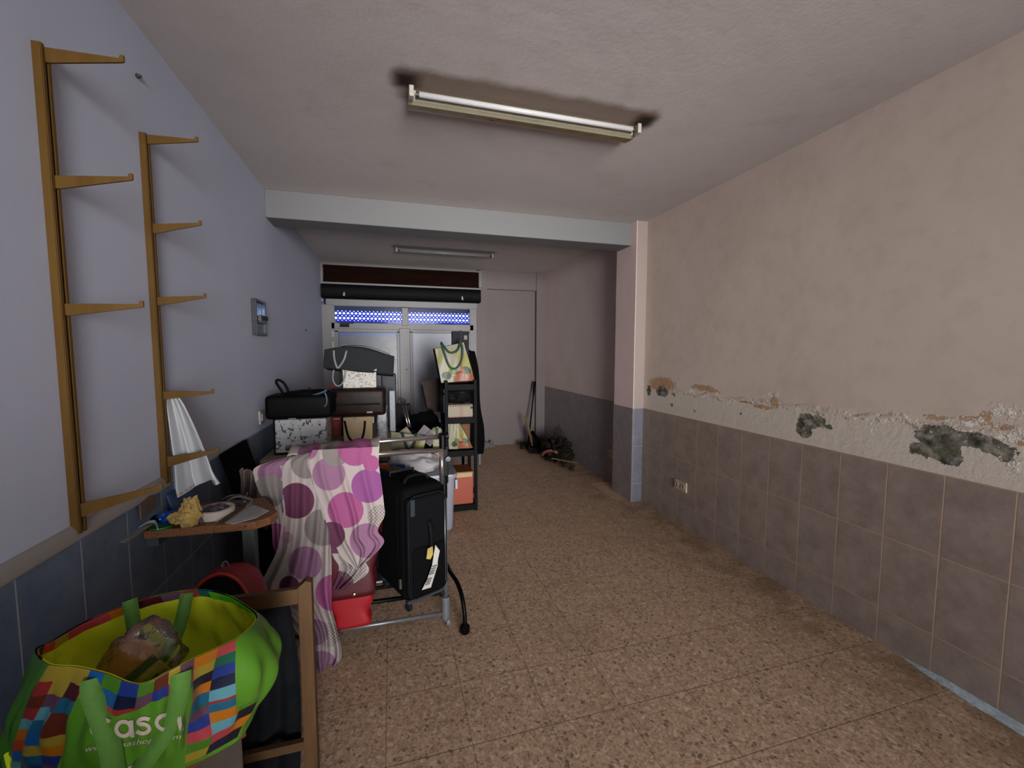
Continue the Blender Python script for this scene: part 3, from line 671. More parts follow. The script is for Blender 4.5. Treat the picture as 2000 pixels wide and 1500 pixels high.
b = MB(); b.grid(lambda u, v: bagP(u, v), RU, RV, colf=bagcol, closeu=True); b.build('outer_shell', MV('mosaic_print', .38, .45), gb, smooth=True, solid=.0015)
def lincol(u, v):
    k = u*NR
    if v < .085 and 9.6 < k < 14.6: return cc(int(k*2.3)+40, 77) if k > 10 else rgb(30, 96, 84)
    if v < .10 and 7 < k <= 9.6: return rgb(84, 176, 34)
    return rgb(232, 240, 52)
b = MB(); b.grid(lambda u, v: bagP(u, v*.95+.006, -.006), RU, RV, colf=lincol, closeu=True)
b.build('lining', MV('lining_print', .45, .3, k=1.75), gb, smooth=True, solid=.0015)
b = MB(); n0 = b.add([bagP(i/60, .99, -.012) for i in range(60)]); c0 = b.add([sum((bagP(i/60, .99) for i in range(60)), Vector())/60])
for i in range(60): b.face((n0+i, n0+(i+1) % 60, c0))
b.build('bottom', M('green_fabric', (104, 190, 34), .6), gb, solid=.002)
def inv(px, py, u=.2, v=.5):
    """find the spot on the bag's front under a point, by Newton steps"""
    for _ in range(14):
        x0, y0 = pix(bagP(u, v)); ex, ey = px-x0, py-y0
        if abs(ex)+abs(ey) < .05: break
        h = 1e-3; xu, yu = pix(bagP(u+h, v)); xv, yv = pix(bagP(u, v+h))
        a_, b1, c1, d1 = (xu-x0)/h, (xv-x0)/h, (yu-y0)/h, (yv-y0)/h; D = a_*d1-b1*c1
        if abs(D) < 1e-6: break
        u += max(-.05, min(.05, (d1*ex-b1*ey)/D)); v += max(-.2, min(.2, (-c1*ex+a_*ey)/D))
    return u, v
def onbag(px, py, off): u, v = inv(px, py); return bagP(u, v, off)
def strokes(lines, wpx, off, name, m, parent, th=.0008):
    b = MB()
    for L in lines:
        L = [Vector((x_, y_, 0)) for x_, y_ in L]; prev = None
        for i, p in enumerate(L):
            d = (L[min(i+1, len(L)-1)]-L[max(i-1, 0)]).normalized(); nn = Vector((-d.y, d.x, 0))*wpx/2
            q = b.add([onbag(*(p-nn).xy, off), onbag(*(p+nn).xy, off)])
            if prev is not None: b.face((prev, q, q+1, prev+1))
            prev = q
    return b.build(name, m, parent, solid=th)
def arc(cx, cy, rx, ry, a0, a1, n=22): return [(cx+rx*cos(rad(a0+(a1-a0)*k/n)), cy-ry*sin(rad(a0+(a1-a0)*k/n))) for k in range(n+1)]
L = [arc(203, 1420, 21, 17, 50, 310),
     arc(243, 1421, 14, 14, 0, 360), [(257, 1405), (258, 1421), (260, 1438)],
     arc(283, 1408, 12, 7, 40, 200, 10)+arc(279, 1421, 13, 9, 110, -150, 14),
     arc(327, 1409, 21, 15, 0, 360), [(348, 1391), (350, 1410), (354, 1426)]]
strokes(L, 7.5, .0028, 'lettering', M('white_print', (236, 214, 196), .6, var=.02, bump=0), gb)
# web address in small script
fc = bpy.data.curves.new('txt', 'FONT'); fc.body = 'www.casashops.com'; fc.size = 1; fc.shear = .25
fo = bpy.data.objects.new('txt', fc); COL.objects.link(fo)
dg = bpy.context.evaluated_depsgraph_get(); me = bpy.data.meshes.new_from_object(fo.evaluated_get(dg)); wx = max(v.co.x for v in me.vertices)
bm = bmesh.new(); bm.from_mesh(me); bm.verts.ensure_lookup_table()
b = MB(); vs = []
for v in bm.verts:
    s_ = v.co.x/wx; px, py = 167+186*s_, 1466-25*s_ - v.co.y*15.5*(1-.1*s_); vs.append(onbag(px, py, .0026))
n0 = b.add(vs)
for f in bm.faces: b.face([n0+v.index for v in f.verts])
bm.free(); bpy.data.objects.remove(fo); b.build('web_address', M('white_print'), gb)
strokes([[(252, 1499), (268, 1495), (284, 1490)]], 7, .0026, 'lettering', M('white_print'), gb)
# handles
def ribbon(pts, wd, name, m, parent, n=30, side=None, th=.002, solid=True):
    b = MB(); C = curve(pts, n); rows = []
    for i, p in enumerate(C):
        d = (C[min(i+1, n)]-C[max(i-1, 0)]).normalized(); s_ = Vector(side) if side else d.cross(p-CAM)
        s_ = (s_-d*s_.dot(d)).normalized()*wd/2; rows.append(b.add([p-s_, p, p+s_]))
    for A, B in zip(rows, rows[1:]): b.face((A, B, B+1, A+1)); b.face((A+1, B+1, B+2, A+2))
    return b.build(name, m, parent, solid=th, smooth=True)
m_strap = M('green_webbing', (104, 158, 60), .7, 0, .1, 120, .3)
fh = [onbag(185, 1322, .004), onbag(188, 1345, .009), onbag(202, 1385, .010), onbag(222, 1440, .012), onbag(233, 1490, .014), onbag(245, 1515, .016), onbag(262, 1515, .016), onbag(290, 1475, .013), onbag(330, 1410, .011), onbag(348, 1350, .010), onbag(352, 1312, .004)]
ribbon(fh, .034, 'handle', m_strap, gb, 60)
bh = [at(253, 1172, Y=1.275), at(258, 1200, Y=1.27), at(266, 1240, Y=1.25), at(285, 1290, Y=1.22), at(310, 1290, Y=1.22), at(340, 1250, Y=1.24), at(356, 1205, Y=1.28), at(365, 1158, Y=1.315)]
ribbon(bh, .030, 'handle', m_strap, gb, 50)
# things wrapped in plastic inside the bag
it = thing('wrapped_sponges', (-.52, 1.12, .70), 'orange, green and yellow sponges wrapped in clear plastic inside the green bag', 'sponges')
cp = at(248, 1304, Y=1.13)
def disc(c, r, th, rz, rx, m, nm, hf=False):
    R = Matrix.Rotation(rz, 3, 'Z') @ Matrix.Rotation(rx, 3, 'X'); prof = [(0, -th/2), (r*.95, -th/2), (r, -th*.3), (r, th*.3), (r*.95, th/2), (0, th/2)]
    b = MB(); b.lathe(prof, c, 30, R=R)
    return b.build(nm, m, it, smooth=False)
disc(cp+Vector((-.01, .02, -.012)), .056, .028, .25, 1.2, M('orange_sponge', (226, 146, 60), .8, 0, .1, 90, .5), 'orange_sponge')
MB().box(cp+Vector((.03, -.02, -.035)), (.105, .018, .07), rz=.5, rx=-.2, ry=-.5, bev=.006).build('scouring_pad', M('dark_green_pad', (28, 70, 36), .95, 0, .3, 120, .8), it)
MB().box(cp+Vector((.045, -.035, -.04)), (.11, .03, .06), rz=.5, rx=-.2, ry=-.5, bev=.008).build('yellow_sponge', M('yellow_sponge', (196, 176, 70), .85, 0, .1, 90, .5), it)
MB().box(cp+Vector((.04, -.055, -.055)), (.12, .008, .05), rz=.5, rx=-.2, ry=-.5, bev=.003).build('scouring_pad', M('dark_green_pad'), it)
g = N('clear_film'); g.n.remove(g.b); tr = g.new('ShaderNodeBsdfTransparent'); gl = g.new('ShaderNodeBsdfGlossy'); gl.inputs['Roughness'].default_value = .18
fr = g.new('ShaderNodeFresnel'); fr.inputs[0].default_value = 1.35; bp = g.new('ShaderNodeBump'); g.put(bp.inputs['Height'], g.noise(g.coord('Object'), 30, 4)); bp.inputs['Distance'].default_value = .01
g.t.links.new(bp.outputs[0], gl.inputs['Normal']); mx = g.new('ShaderNodeMixShader'); g.put(mx.inputs[0], g.math('ADD', fr.outputs[0], .10))
g.t.links.new(tr.outputs[0], mx.inputs[1]); g.t.links.new(gl.outputs[0], mx.inputs[2]); g.t.links.new(mx.outputs[0], g.out.inputs[0]); m_film = g.m
MB().lump(cp+Vector((.03, .01, .01)), (.15, .13, .16), 21, .25, 1.6, 40).build('plastic_film', m_film, it, smooth=True)
fl = MB().lump((-.55, 1.15, .60), (.30, .18, .07), 31, .35, 3, 40)
tag(fl.build('brown_cloth_bundle', M('brown_oddments', (70, 56, 38), .8, 0, .5, 25, .6)), 'dark brown bundle deep inside the green shopping bag', 'bundle')
# what the bag stands on
bx = thing('cardboard_box', (-.6, 1.05, 0), 'brown box under the green mosaic shopping bag', 'box')
c1 = at(475, 1440, Z=ZB-.004)
BA = math.atan2(.54, .84); bc = Vector((-.632, 1.115, 0))
b = MB().box(bc+Vector((0, 0, (ZB-.03)/2)), (.45, .23, ZB-.03), rz=BA); b.build('carton', M('grey_brown_card', (92, 78, 66), .85, 0, .2, 10), bx, bevel=.004)
MB().box(bc+Vector((0, 0, ZB-.015)), (.465, .245, .022), rz=BA, bev=.003).build('lid', Mwood('orange_wood_edge', (136, 84, 48), (160, 104, 60), 1, 4), bx)

# ================================================================== wooden frame and dark cover
m_pine = Mwood('pine_wood', (116, 84, 52), (146, 110, 74), 2, 4)
m_pineh = Mwood('pine_wood_rail', (112, 80, 50), (142, 106, 70), 0, 4)
wf = thing('wooden_stand', (-.3, 1.5, 0), 'bare pine wood stand between the green bag and the spotted cloth', 'wooden stand')
def pcut(x):
    b = MB(); w2 = .021
    pts = [(x-w2, 1.482, 0), (x+w2, 1.482, 0), (x+w2, 1.482, .733), (x+w2*.2, 1.482, .742), (x-w2*.6, 1.482, .728), (x-w2, 1.482, .722)]
    b.poly([Vector(q) for q in pts], .036, (0, 1, 0)); return b
pcut(-.293).build('post', m_pine, wf, bevel=.002); pcut(-.74).build('post', m_pine, wf, bevel=.002)
MB().box((-.515, 1.5, .688), (.41, .022, .052)).build('rail', m_pineh, wf, bevel=.002)
MB().box((-.515, 1.5, .155), (.41, .022, .03)).build('rail', m_pineh, wf, bevel=.002)
MB().bar((-.46, 1.49, .57), (-.43, 1.49, .58), .02, .02).bar((-.465, 1.49, .54), (-.44, 1.49, .55), .02, .02).build('slat', m_pineh, wf)
cv = MB()
def cvP(u, v):
    x = -.56+.20*u+.02*sin(v*3)-.03*v*(1-u); z = .645-v*.63
    return Vector((x+.05*(v*u)*.3, 1.548+.014*sin(u*9+v*2)+.008*sin(u*21), z))
cv.grid(cvP, 50, 50); tag(cv.build('dark_grey_cover', M('sooty_fabric', (30, 31, 34), .9, 0, .35, 14, .5), smooth=True, solid=.004), 'dusty dark grey fabric hanging behind the pine frame', 'fabric cover')

# red and black round bag
rbg = thing('red_backpack', (-.6, 1.68, 0), 'round red and black backpack leaning under the small table', 'backpack')
Rb = Matrix.Rotation(rad(-14), 3, 'X'); cb = Vector((-.585, 1.66, .52))
def bpP(s, dy): 
    def f(u, v):
        th, ph = 2*pi*u, pi*v; q = Vector((cos(th)*sin(ph), cos(ph), sin(th)*sin(ph)))
        q = Vector([math.copysign(abs(t)**.8, t) for t in q]); return cb + Rb @ Vector((q.x*.125*s-(.02 if dy < 0 else 0), q.y*.085*s+dy, q.z*.21*s))
    return f
MB().grid(bpP(1, .03), 40, 20, closeu=True).build('body', M('red_nylon', (150, 22, 34), .5, 0, .15, 40), rbg, smooth=True)
MB().grid(bpP(.86, -.015), 40, 20, closeu=True).build('front_pocket', M('black_nylon', (24, 24, 26), .6, 0, .3, 60), rbg, smooth=True)
fpk = bpy.data.objects['front_pocket']
ring = [cb + Rb @ Vector((cos(2*pi*k/48)*.112-.012, -.058, sin(2*pi*k/48)*.195)) for k in range(48)]
MB().tube(ring, .006, 8, closed=True).build('piping', M('orange_red_piping', (214, 58, 36), .4), rbg, smooth=True)
lc = cb + Rb @ Vector((-.02, -.088, .085)); Rn = Rb @ Matrix.Rotation(pi/2, 3, 'X')
MB().tube([lc+Rn @ Vector((cos(2*pi*k/30)*.022, sin(2*pi*k/30)*.022, 0)) for k in range(30)], .0014, 6, closed=True).build('badge', M('badge_white', (190, 190, 186), .5), fpk)
bd = MB()
for k in range(3): bd.bar(lc+Rn @ Vector((-.013, .006-k*.006, .0)), lc+Rn @ Vector((.013, .006-k*.006, .0)), .002, .003)
bd.build('badge', M('badge_white'), fpk)
MB().tube(curve([cb+Vector((-.012, .03, .21)), cb+Vector((-.012, .03, .222)), cb+Vector((0, .03, .228)), cb+Vector((.008, .03, .21))], 14), .006, 8, flat=.5).build('loop', M('grey_loop', (120, 122, 130), .5), rbg)

# ================================================================== clothes rack with spotted cloth
m_chr = M('chrome_tube', (206, 196, 190), .22, .9, .05, 10, 0)
m_gry = M('grey_plastic', (112, 116, 120), .5); m_blk = M('black_plastic', (9, 9, 11), .4)
m_gtube = M('grey_tube', (140, 142, 146), .35, .5)
rk = thing('clothes_rack', (0, 2.3, 0), 'rolling clothes rack with chrome rails carrying the spotted cloth', 'clothes rack')
PX = .258; RY = 2.225; LX = -.52
MB().tube([(LX, RY, .979), (PX-.02, RY, .981)], .0125, 12).build('rail', m_chr, rk, smooth=True)
MB().tube([(LX, 2.33, 1.015), (PX-.005, 2.26, 1.045)], .0125, 12).build('rail', m_chr, rk, smooth=True)
for X_ in (PX, LX):
    MB().tube([(X_, RY, .13), (X_, RY, .80 if X_ > 0 else .95)], .013, 12).build('post', m_gtube, rk, smooth=True)
    MB().tube([(X_, RY, .05), (X_, RY, .17)], .022, 12).build('foot_fitting', m_gry, rk)
    MB().tube([(X_, RY, .09), (X_, RY+.40, .09)], .012, 10).build('base_bar', m_gtube, rk, smooth=True)
    for yy in (RY, RY+.40):
        MB().lathe([(.0, -.012), (.021, -.012), (.025, -.006), (.025, .006), (.021, .012), (0, .012)], (X_+.012, yy, .0255), 20, R=Matrix.Rotation(pi/2, 3, 'Y')).tube([(X_, yy, .03), (X_, yy, .085)], .012, 10).build('caster', m_gry, rk)
    if X_ < 0: continue
    MB().tube([(X_-.012, RY-.004, .80), (X_-.012, RY-.004, .99)], .014, 12).build('sleeve', m_chr, rk, smooth=True)
    MB().box((X_+.008, RY+.01, .90), (.03, .03, .20), bev=.005).build('clamp', m_blk, rk)
    MB().tube([(X_-.006, RY, .985), (X_-.006, RY, 1.06)], .018, 12).tube([(X_-.02, 2.262, 1.045), (X_+.03, 2.262, 1.05)], .020, 12).build('joint', m_blk, rk)
    MB().tube([(X_, RY, .72), (X_, RY, .84)], .0165, 12).build('collar', m_blk, rk)
    MB().lathe([(.012, 0), (.014, .012), (0, .016)], (X_+.02, RY-.012, .935), 14, R=Matrix.Rotation(pi/2, 3, 'X')).build('knob', m_gry, rk)
MB().tube([(LX, RY, .08), (PX, RY, .075)], .011, 12).build('base_bar', m_gtube, rk, smooth=True)
MB().tube([(LX, RY+.4, .09), (PX, RY+.4, .09)], .010, 12).build('base_bar', m_gtube, rk, smooth=True)
MB().tube([(LX, RY+.06, .172), (.22, RY+.04, .172)], .012, 12).build('base_bar', m_blk, rk, smooth=True)
MB().tube([(LX, RY+.20, .172), (.22, RY+.17, .172)], .010, 12).build('base_bar', m_blk, rk, smooth=True)

# spotted cloth ------------------------------------------------------
PINK, LIL, PLUM, GRY = (186, 96, 152), (172, 124, 160), (112, 56, 88), (156, 148, 144)
def cloth_mat(dots, sq, name='spotted_cotton'):
    g = N(name); uv = g.new('ShaderNodeUVMap', uv_map='UVMap').outputs[0]; u, v, _ = g.xyz(uv)
    f = g.noise(uv, .05, 3); fine = g.noise(uv, .6, 3)
    col = g.mix(0.0, rgb(222, 210, 206), rgb(222, 210, 206))
    for (cx, cy, r, c) in dots:
        dx = g.math('SUBTRACT', u, cx); dy = g.math('SUBTRACT', v, cy); dd = g.math('SQRT', g.math('ADD', g.math('MULTIPLY', dx, dx), g.math('MULTIPLY', dy, dy)))
        m = g.smooth(dd, r+.5, r-.5)
        cl = g.mix(g.math('MULTIPLY', fine, .5), rgb(*c), rgb(*[min(255, k+34) for k in c]))
        col = g.mix(m, col, cl)
    for (cx, cy, r, c, per) in sq:      # little printed squares
        dx = g.math('SUBTRACT', u, cx); dy = g.math('SUBTRACT', v, cy); dd = g.math('SQRT', g.math('ADD', g.math('MULTIPLY', dx, dx), g.math('MULTIPLY', dy, dy)))
        m = g.math('LESS_THAN', dd, r)
        a = g.math('GREATER_THAN', g.math('FRACT', g.math('DIVIDE', g.math('ADD', u, v), per)), .35); b = g.math('GREATER_THAN', g.math('FRACT', g.math('DIVIDE', g.math('SUBTRACT', u, v), per)), .35)
        col = g.mix(g.math('MULTIPLY', m, g.math('MULTIPLY', a, b)), col, rgb(*c))
    g.bump(g.noise(g.coord('Object'), 14, 4), .25, .01)
    return g.done(g.mix(1.0, col, (.39, .37, .365), 'MULTIPLY'), .85, 0, .2)
cl = MB()
def panel(Lp, Rp, Yf, folds, pid, nu=70, nv=80, creases=()):
    """one fall of the cloth: left and right edges, each point (px,py); Yf(u,v) gives its depth"""
    LL = [Vector((x_, y_, 0)) for x_, y_ in Lp]; RR = [Vector((x_, y_, 0)) for x_, y_ in Rp]
    def S2(u, v): return catmull(LL, v).lerp(catmull(RR, v), u)
    def P(u, v):
        s_ = S2(u, v); y = Yf(u, v)
        for (fu, fw, fa, fs) in folds: y -= fa*math.exp(-((u-fu-fs*(v-.5))/fw)**2)*min(1, .25+v*1.3)
        y += .004*mn.noise(Vector((u*5, v*4, pid)))*2
        return at(s_.x, s_.y, Y=y)
    def UV(u, v):
        s_ = S2(u, v); j = sum(k[1] for k in creases if u > k[0]+k[2]*(v-.5)-1e-6)
        return (s_.x+pid*1000+j, s_.y)
    cl.grid(P, nu, nv, uvf=UV)
# top of the cloth running back over the rails
panel([(560, 893), (500, 912), (497, 935), (508, 965), (524, 992), (531, 1030), (533, 1065), (545, 1090)],
      [(640, 878), (590, 900), (574, 935), (568, 970), (566, 1005), (563, 1040), (560, 1068), (548, 1088)],
      lambda u, v: 2.17-.03*u*v, [(.35, .12, .03, .1), (.75, .1, .03, 0)], 0, 50, 70)
panel([(600, 884), (556, 905), (552, 960), (551, 1010), (542, 1070), (520, 1118), (502, 1160), (560, 1215), (585, 1245), (582, 1285), (612, 1316)],
      [(650, 876), (655, 900), (652, 960), (649, 1010), (647, 1060), (648, 1110), (648, 1150), (649, 1190), (659, 1230), (667, 1283), (640, 1322)],
      lambda u, v: 2.15-.06*v, [(.2, .07, .035, .0), (.45, .09, .045, .1), (.7, .06, .03, -.1), (.92, .05, .035, 0)], 1, 80, 110)
panel([(620, 880), (600, 900), (612, 940), (625, 990), (640, 1040), (650, 1085), (662, 1110), (650, 1150)],
      [(700, 872), (715, 930), (730, 985), (730, 1020), (726, 1060), (712, 1090), (719, 1118), (672, 1152)],
      lambda u, v: 2.125-.01*v, [(.3, .1, .03, .1), (.7, .1, .03, -.1)], 2, 60, 70)
panel([(610, 879), (604, 900), (612, 945), (630, 995), (640, 1030), (655, 1065), (668, 1090), (698, 1112)],
      [(741, 872), (740, 905), (746, 950), (750, 985), (751, 1008), (738, 1036), (749, 1062), (702, 1110)],
      lambda u, v: 2.09-.02*v, [(.18, .05, .02, .06), (.48, .045, .026, .05), (.80, .05, .022, .12)], 3, 90, 90)
# flap lying back across the rails
def topP(u, v):
    a = at(560+u*181, 892-u*20, Y=2.17-.08*u); return Vector((a.x, a.y+v*.26, a.z+.030*sin(pi*min(1, v*1.1))+.006*sin(u*25+v*3)-.02*v))
cl.grid(topP, 60, 16, uvf=lambda u, v: (560+u*181+3000, 890-u*20-v*40))
dots = [(527, 925, 24, LIL), (526, 960, 32, GRY), (536, 1056, 34, PINK), (545, 890, 20, LIL),
        (1000+579, 978, 35, PLUM), (1000+598, 905, 30, GRY), (1000+630, 1030, 36, GRY), (1000+596, 1100, 33, LIL), (1000+652, 1158, 36, PINK), (1000+615, 1235, 26, LIL), (1000+627, 1305, 34, LIL), (1000+540, 1200, 30, LIL), (1000+565, 1145, 20, PLUM), (1000+635, 935, 26, LIL),
        (2000+655, 1045, 36, PLUM), (2000+662, 1145, 30, PLUM), 
        (3000+642, 926, 32, LIL), (3000+655, 885, 26, GRY), (3000+693, 876, 34, PINK), (3000+675, 996, 35, PINK), (3000+719, 949, 33, LIL), (3000+717, 1056, 34, LIL), (3000+725, 905, 16, PINK), (3000+648, 1045, 26, PLUM), (3000+600, 876, 22, LIL)]
dots[20] = (3000+719, 949, 33, (166, 92, 160))
sq = [(3000+742, 1010, 24, GRY, 7), (2000+690, 1112, 26, GRY, 7), (1000+640, 1240, 24, GRY, 7), (1000+560, 1050, 12, PINK, 5), (3000+605, 880, 14, PINK, 5)]
so = cl.build('spotted_cloth', cloth_mat(dots, sq), smooth=True, solid=.0015)
tag(so, 'white cloth with pink, lilac and grey dots draped over the clothes rack', 'cloth')

# ruffled beige fabric behind the left edge of the spotted cloth
rf = MB()
rf.grid(lambda u, v: Vector((-.80+.17*u, 2.55+.03*sin(u*30+v*2)+.01*sin(v*12), .86-.32*v+.01*sin(u*40))), 60, 20)
tag(rf.build('ruffled_fabric', M('beige_lace', (150, 132, 124), .9, 0, .2, 40, .5), smooth=True, solid=.003), 'ruffled beige fabric hanging beside the left edge of the spotted cloth', 'fabric')

# red bag below the cloth
rdb = thing('red_handbag', (-.2, 2.17, .10), 'bright red bag with maroon flap and gold stud below the spotted cloth', 'bag')
ZH0, ZH1 = at(690, 1226, Y=2.14).z, at(690, 1160, Y=2.14).z
def taperbag(x0, x1, x0b, x1b, y0, y1, z0, z1, amp=.01):
    def P(u, v):
        th = 2*pi*u; cx = cos(th); sy = sin(th); cx = math.copysign(abs(cx)**.5, cx); sy = math.copysign(abs(sy)**.5, sy)
        a, b = x0b+(x0-x0b)*v, x1b+(x1-x1b)*v
        return Vector(((a+b)/2+cx*(b-a)/2+amp*sin(v*9+u*8), (y0+y1)/2+sy*(y1-y0)/2, z0+(z1-z0)*v))
    return P
b = MB(); b.grid(taperbag(at(640, 1170, Y=2.17).x, at(727, 1170, Y=2.17).x, at(650, 1225, Y=2.17).x, at(722, 1225, Y=2.17).x, 2.14, 2.208, ZH0, ZH1), 48, 14, closeu=True); b.build('lower_body', M('scarlet_vinyl', (176, 22, 34), .4, 0, .06, 10), rdb, smooth=True, solid=.003)
b = MB(); b.grid(taperbag(at(630, 1060, Y=2.17).x, at(745, 1060, Y=2.17).x, at(638, 1165, Y=2.17).x, at(729, 1165, Y=2.17).x, 2.136, 2.212, ZH1-.02, ZH1+.34), 48, 14, closeu=True); b.build('flap', M('maroon_vinyl', (88, 18, 28), .45, 0, .15, 12), rdb, smooth=True, solid=.003)
MB().box((-.215, 2.174, ZH0+.006), (.17, .05, .01)).build('base', M('scarlet_vinyl'), rdb)
sp_ = at(692, 1161, Y=2.128); MB().lathe([(0, .006), (.007, .004), (.009, 0), (0, -.001)], sp_, 14, R=Matrix.Rotation(pi/2, 3, 'X')).build('stud', M('gold_stud', (214, 190, 120), .25, .8), rdb)

# ================================================================== black suitcase
m_sc = M('black_polyester', (9, 10, 12), .85, 0, .25, 160, .4, .15); m_sc2 = M('charcoal_polyester', (16, 17, 20), .85, 0, .2, 160, .4, .15)
sc = thing('suitcase', (.12, 2.2, .19), 'black soft suitcase with a white paper tag on its handle', 'suitcase')
O = Vector((.048, 2.075, 0)); ex = Vector((.223, .10, 0)).normalized(); ey = Vector((-ex.y, ex.x, 0)); 
def SC(x, y, z): return O + ex*x + ey*y + Vector((0, 0, z))
W_, D_, z0, z1 = .235, .34, .245, .825
rzs = math.atan2(ex.y, ex.x)
b = MB(); b.box(SC(W_/2, D_/2+.02, (z0+z1)/2), (W_, D_, z1-z0), rz=rzs, bev=.04); b.build('body', m_sc, sc, smooth=True)
b = MB(); b.box(SC(W_/2-.002, .012, (z0+z1)/2-.012), (W_-.02, .05, z1-z0-.07), rz=rzs, bev=.022); fp = b.build('front_pocket', m_sc2, sc, smooth=True)
b = MB(); b.box(SC(W_/2+.004, -.010, .40), (W_-.05, .024, .25), rz=rzs, bev=.011); b.build('lower_pocket', m_sc, sc, smooth=True)
def rr_(x0, x1, z0_, z1_, r, y, n=6):
    L = []
    for cx, cz, a0 in ((x1-r, z1_-r, 0), (x0+r, z1_-r, 90), (x0+r, z0_+r, 180), (x1-r, z0_+r, 270)):
        for k in range(n+1): t = rad(a0+90*k/n); L.append(SC(cx+r*cos(t), y, cz+r*sin(t)))
    return L
MB().tube(rr_(.010, W_-.012, .265, .788, .045, -.012), .0035, 6, closed=True).build('zip_piping', M('grey_piping', (30, 30, 33), .6), fp)
MB().tube(rr_(.002, W_-.002, .25, .82, .045, .09), .004, 6, closed=True).build('zip_piping', M('black_zip', (12, 12, 14), .4), sc)
bl = MB().box(SC(.033, -.017, .735), (.024, .010, .085), rz=rzs, bev=.0045); bl.build('badge', M('grey_badge', (64, 74, 84), .3, .3), fp)
ribbon([SC(.122, -.014, .65), SC(.124, -.034, .62), SC(.126, -.038, .54), SC(.124, -.022, .495)], .024, 'side_handle', M('black_webbing', (20, 20, 22), .7), sc, 16, side=ex, th=.006)
ribbon([SC(.05, .12, .82), SC(.07, .12, .85), SC(.12, .12, .858), SC(.17, .12, .85), SC(.19, .12, .82)], .03, 'top_handle', M('black_webbing'), sc, 16, side=ey, th=.01)
MB().tube([SC(.05, .28, .80), SC(.05, .28, .845), SC(.19, .28, .845), SC(.19, .28, .80)], .008, 8).build('trolley_handle', M('dark_steel', (50, 52, 56), .4, .5), sc)
tgp = [SC(.138, -.05, .53), SC(.160, -.055, .495), SC(.148, -.055, .45), SC(.150, -.05, .42), SC(.112, -.045, .315), SC(.062, -.043, .318), SC(.090, -.045, .36), SC(.118, -.05, .43), SC(.126, -.05, .47)]
T = MB().poly(tgp, .002, ey).build('paper_tag', M('white_label', (210, 206, 196), .6, var=.02), sc)
TP = MB()
for k in range(8):
    if k == 4: continue
    zz = .425-k*.012; xo = .132-k*.0052; TP.bar(SC(xo-.016, -.0565+k*.0012, zz), SC(xo+.010, -.0565+k*.0012, zz), .0012, .006 if k < 2 else .008)
TP.build('tag_print', M('tag_print', (130, 130, 132), .7), T)
MB().poly([SC(.125, -.046, .525), SC(.098, -.044, .52), SC(.090, -.044, .47), SC(.112, -.046, .462), SC(.126, -.046, .485)], .003, ey).build('yellow_tag', M('yellow_tag', (206, 178, 92), .5, 0, .3, 60), sc)
MB().box(SC(-.004, .06, .33), (.010, .012, .05), rz=rzs).build('zip_puller', M('brass', (150, 146, 130), .3, .7), sc)
MB().bar(SC(.015, .03, z0-.006), SC(W_-.015, .03, z0-.006), .03, .018).build('base_rail', M('grey_base', (58, 62, 68), .5), sc)
MB().bar(SC(.015, D_-.01, z0-.006), SC(W_-.015, D_-.01, z0-.006), .03, .018).build('base_rail', M('grey_base'), sc)
for (x_, y_) in ((.025, .03), (W_-.018, .035), (.03, D_-.02), (W_-.03, D_-.02)):
    c = SC(x_, y_, z0-.034); MB().lathe([(.009, -.009), (.018, -.009), (.022, -.005), (.022, .005), (.018, .009), (.009, .009)], c, 22, R=Matrix.Rotation(rzs+.3, 3, 'Z') @ Matrix.Rotation(pi/2, 3, 'Y')).bar(c+Vector((0, 0, .0)), c+Vector((0, 0, .04)), .014, .012).build('spinner_wheel', M('dark_wheel', (34, 36, 40), .4), sc)

# black bent tube stand behind the suitcase
st = thing('bent_tube_stand', (.35, 2.143, 0), 'black bent tube leg with round rubber foot beside the suitcase', 'tube stand')
pth = [(.349, 2.143, .03), at(907, 1195, Y=2.155), at(901, 1160, Y=2.20), at(892, 1136, Y=2.29), at(879, 1116, Y=2.42), at(868, 1090, Y=2.60), at(862, 1060, Y=2.72)]
MB().tube(curve(pth, 44), .0115, 12).build('tube', m_blk, st, smooth=True)
MB().tube(curve([pth[-1], (.30, 2.86, .44), (.22, 2.95, .30), (.20, 2.98, .02)], 20), .0115, 12).build('tube', m_blk, st, smooth=True)
MB().lathe([(0, 0), (.024, 0), (.029, .012), (.027, .035), (.014, .05), (0, .05)], (.349, 2.143, 0), 8).build('rubber_foot', m_blk, st)
MB().lathe([(0, 0), (.024, 0), (.029, .012), (.027, .035), (.014, .05), (0, .05)], (.20, 2.98, 0), 8).build('rubber_foot', m_blk, st)

# ================================================================== storage tub + white cloth + snack pack
g = N('cloudy_plastic'); g.done(rgb(140, 142, 154), .3, 0, .5); g.b.inputs['Alpha'].default_value = .55; m_tub = g.m
tb = thing('storage_tub', (.2, 3.6, 0), 'cloudy transparent plastic storage tub behind the suitcase', 'storage box')
b = MB()
def ring_box(x0, x1, y0, y1, r, z, n=6):
    L = []
    for cx, cy, a0 in ((x1-r, y1-r, 0), (x0+r, y1-r, 90), (x0+r, y0+r, 180), (x1-r, y0+r, 270)):
        for k in range(n+1): t = rad(a0+90*k/n); L.append(Vector((cx+r*cos(t), cy+r*sin(t), z)))
    return L
prof = [(.03, .002), (.02, .02), (.0, .46), (-.012, .462), (-.012, .475)]
rings = [b.add(ring_box(-.05+i_, .49-i_, 3.42+i_, 3.79-i_, .04, z_)) for i_, z_ in prof]; nn = 28
for A, B in zip(rings, rings[1:]):
    for k in range(nn): b.face((A+k, A+(k+1) % nn, B+(k+1) % nn, B+k))
b.face([rings[0]+k for k in range(nn)])
b.build('tub', m_tub, tb, solid=.002, smooth=False)
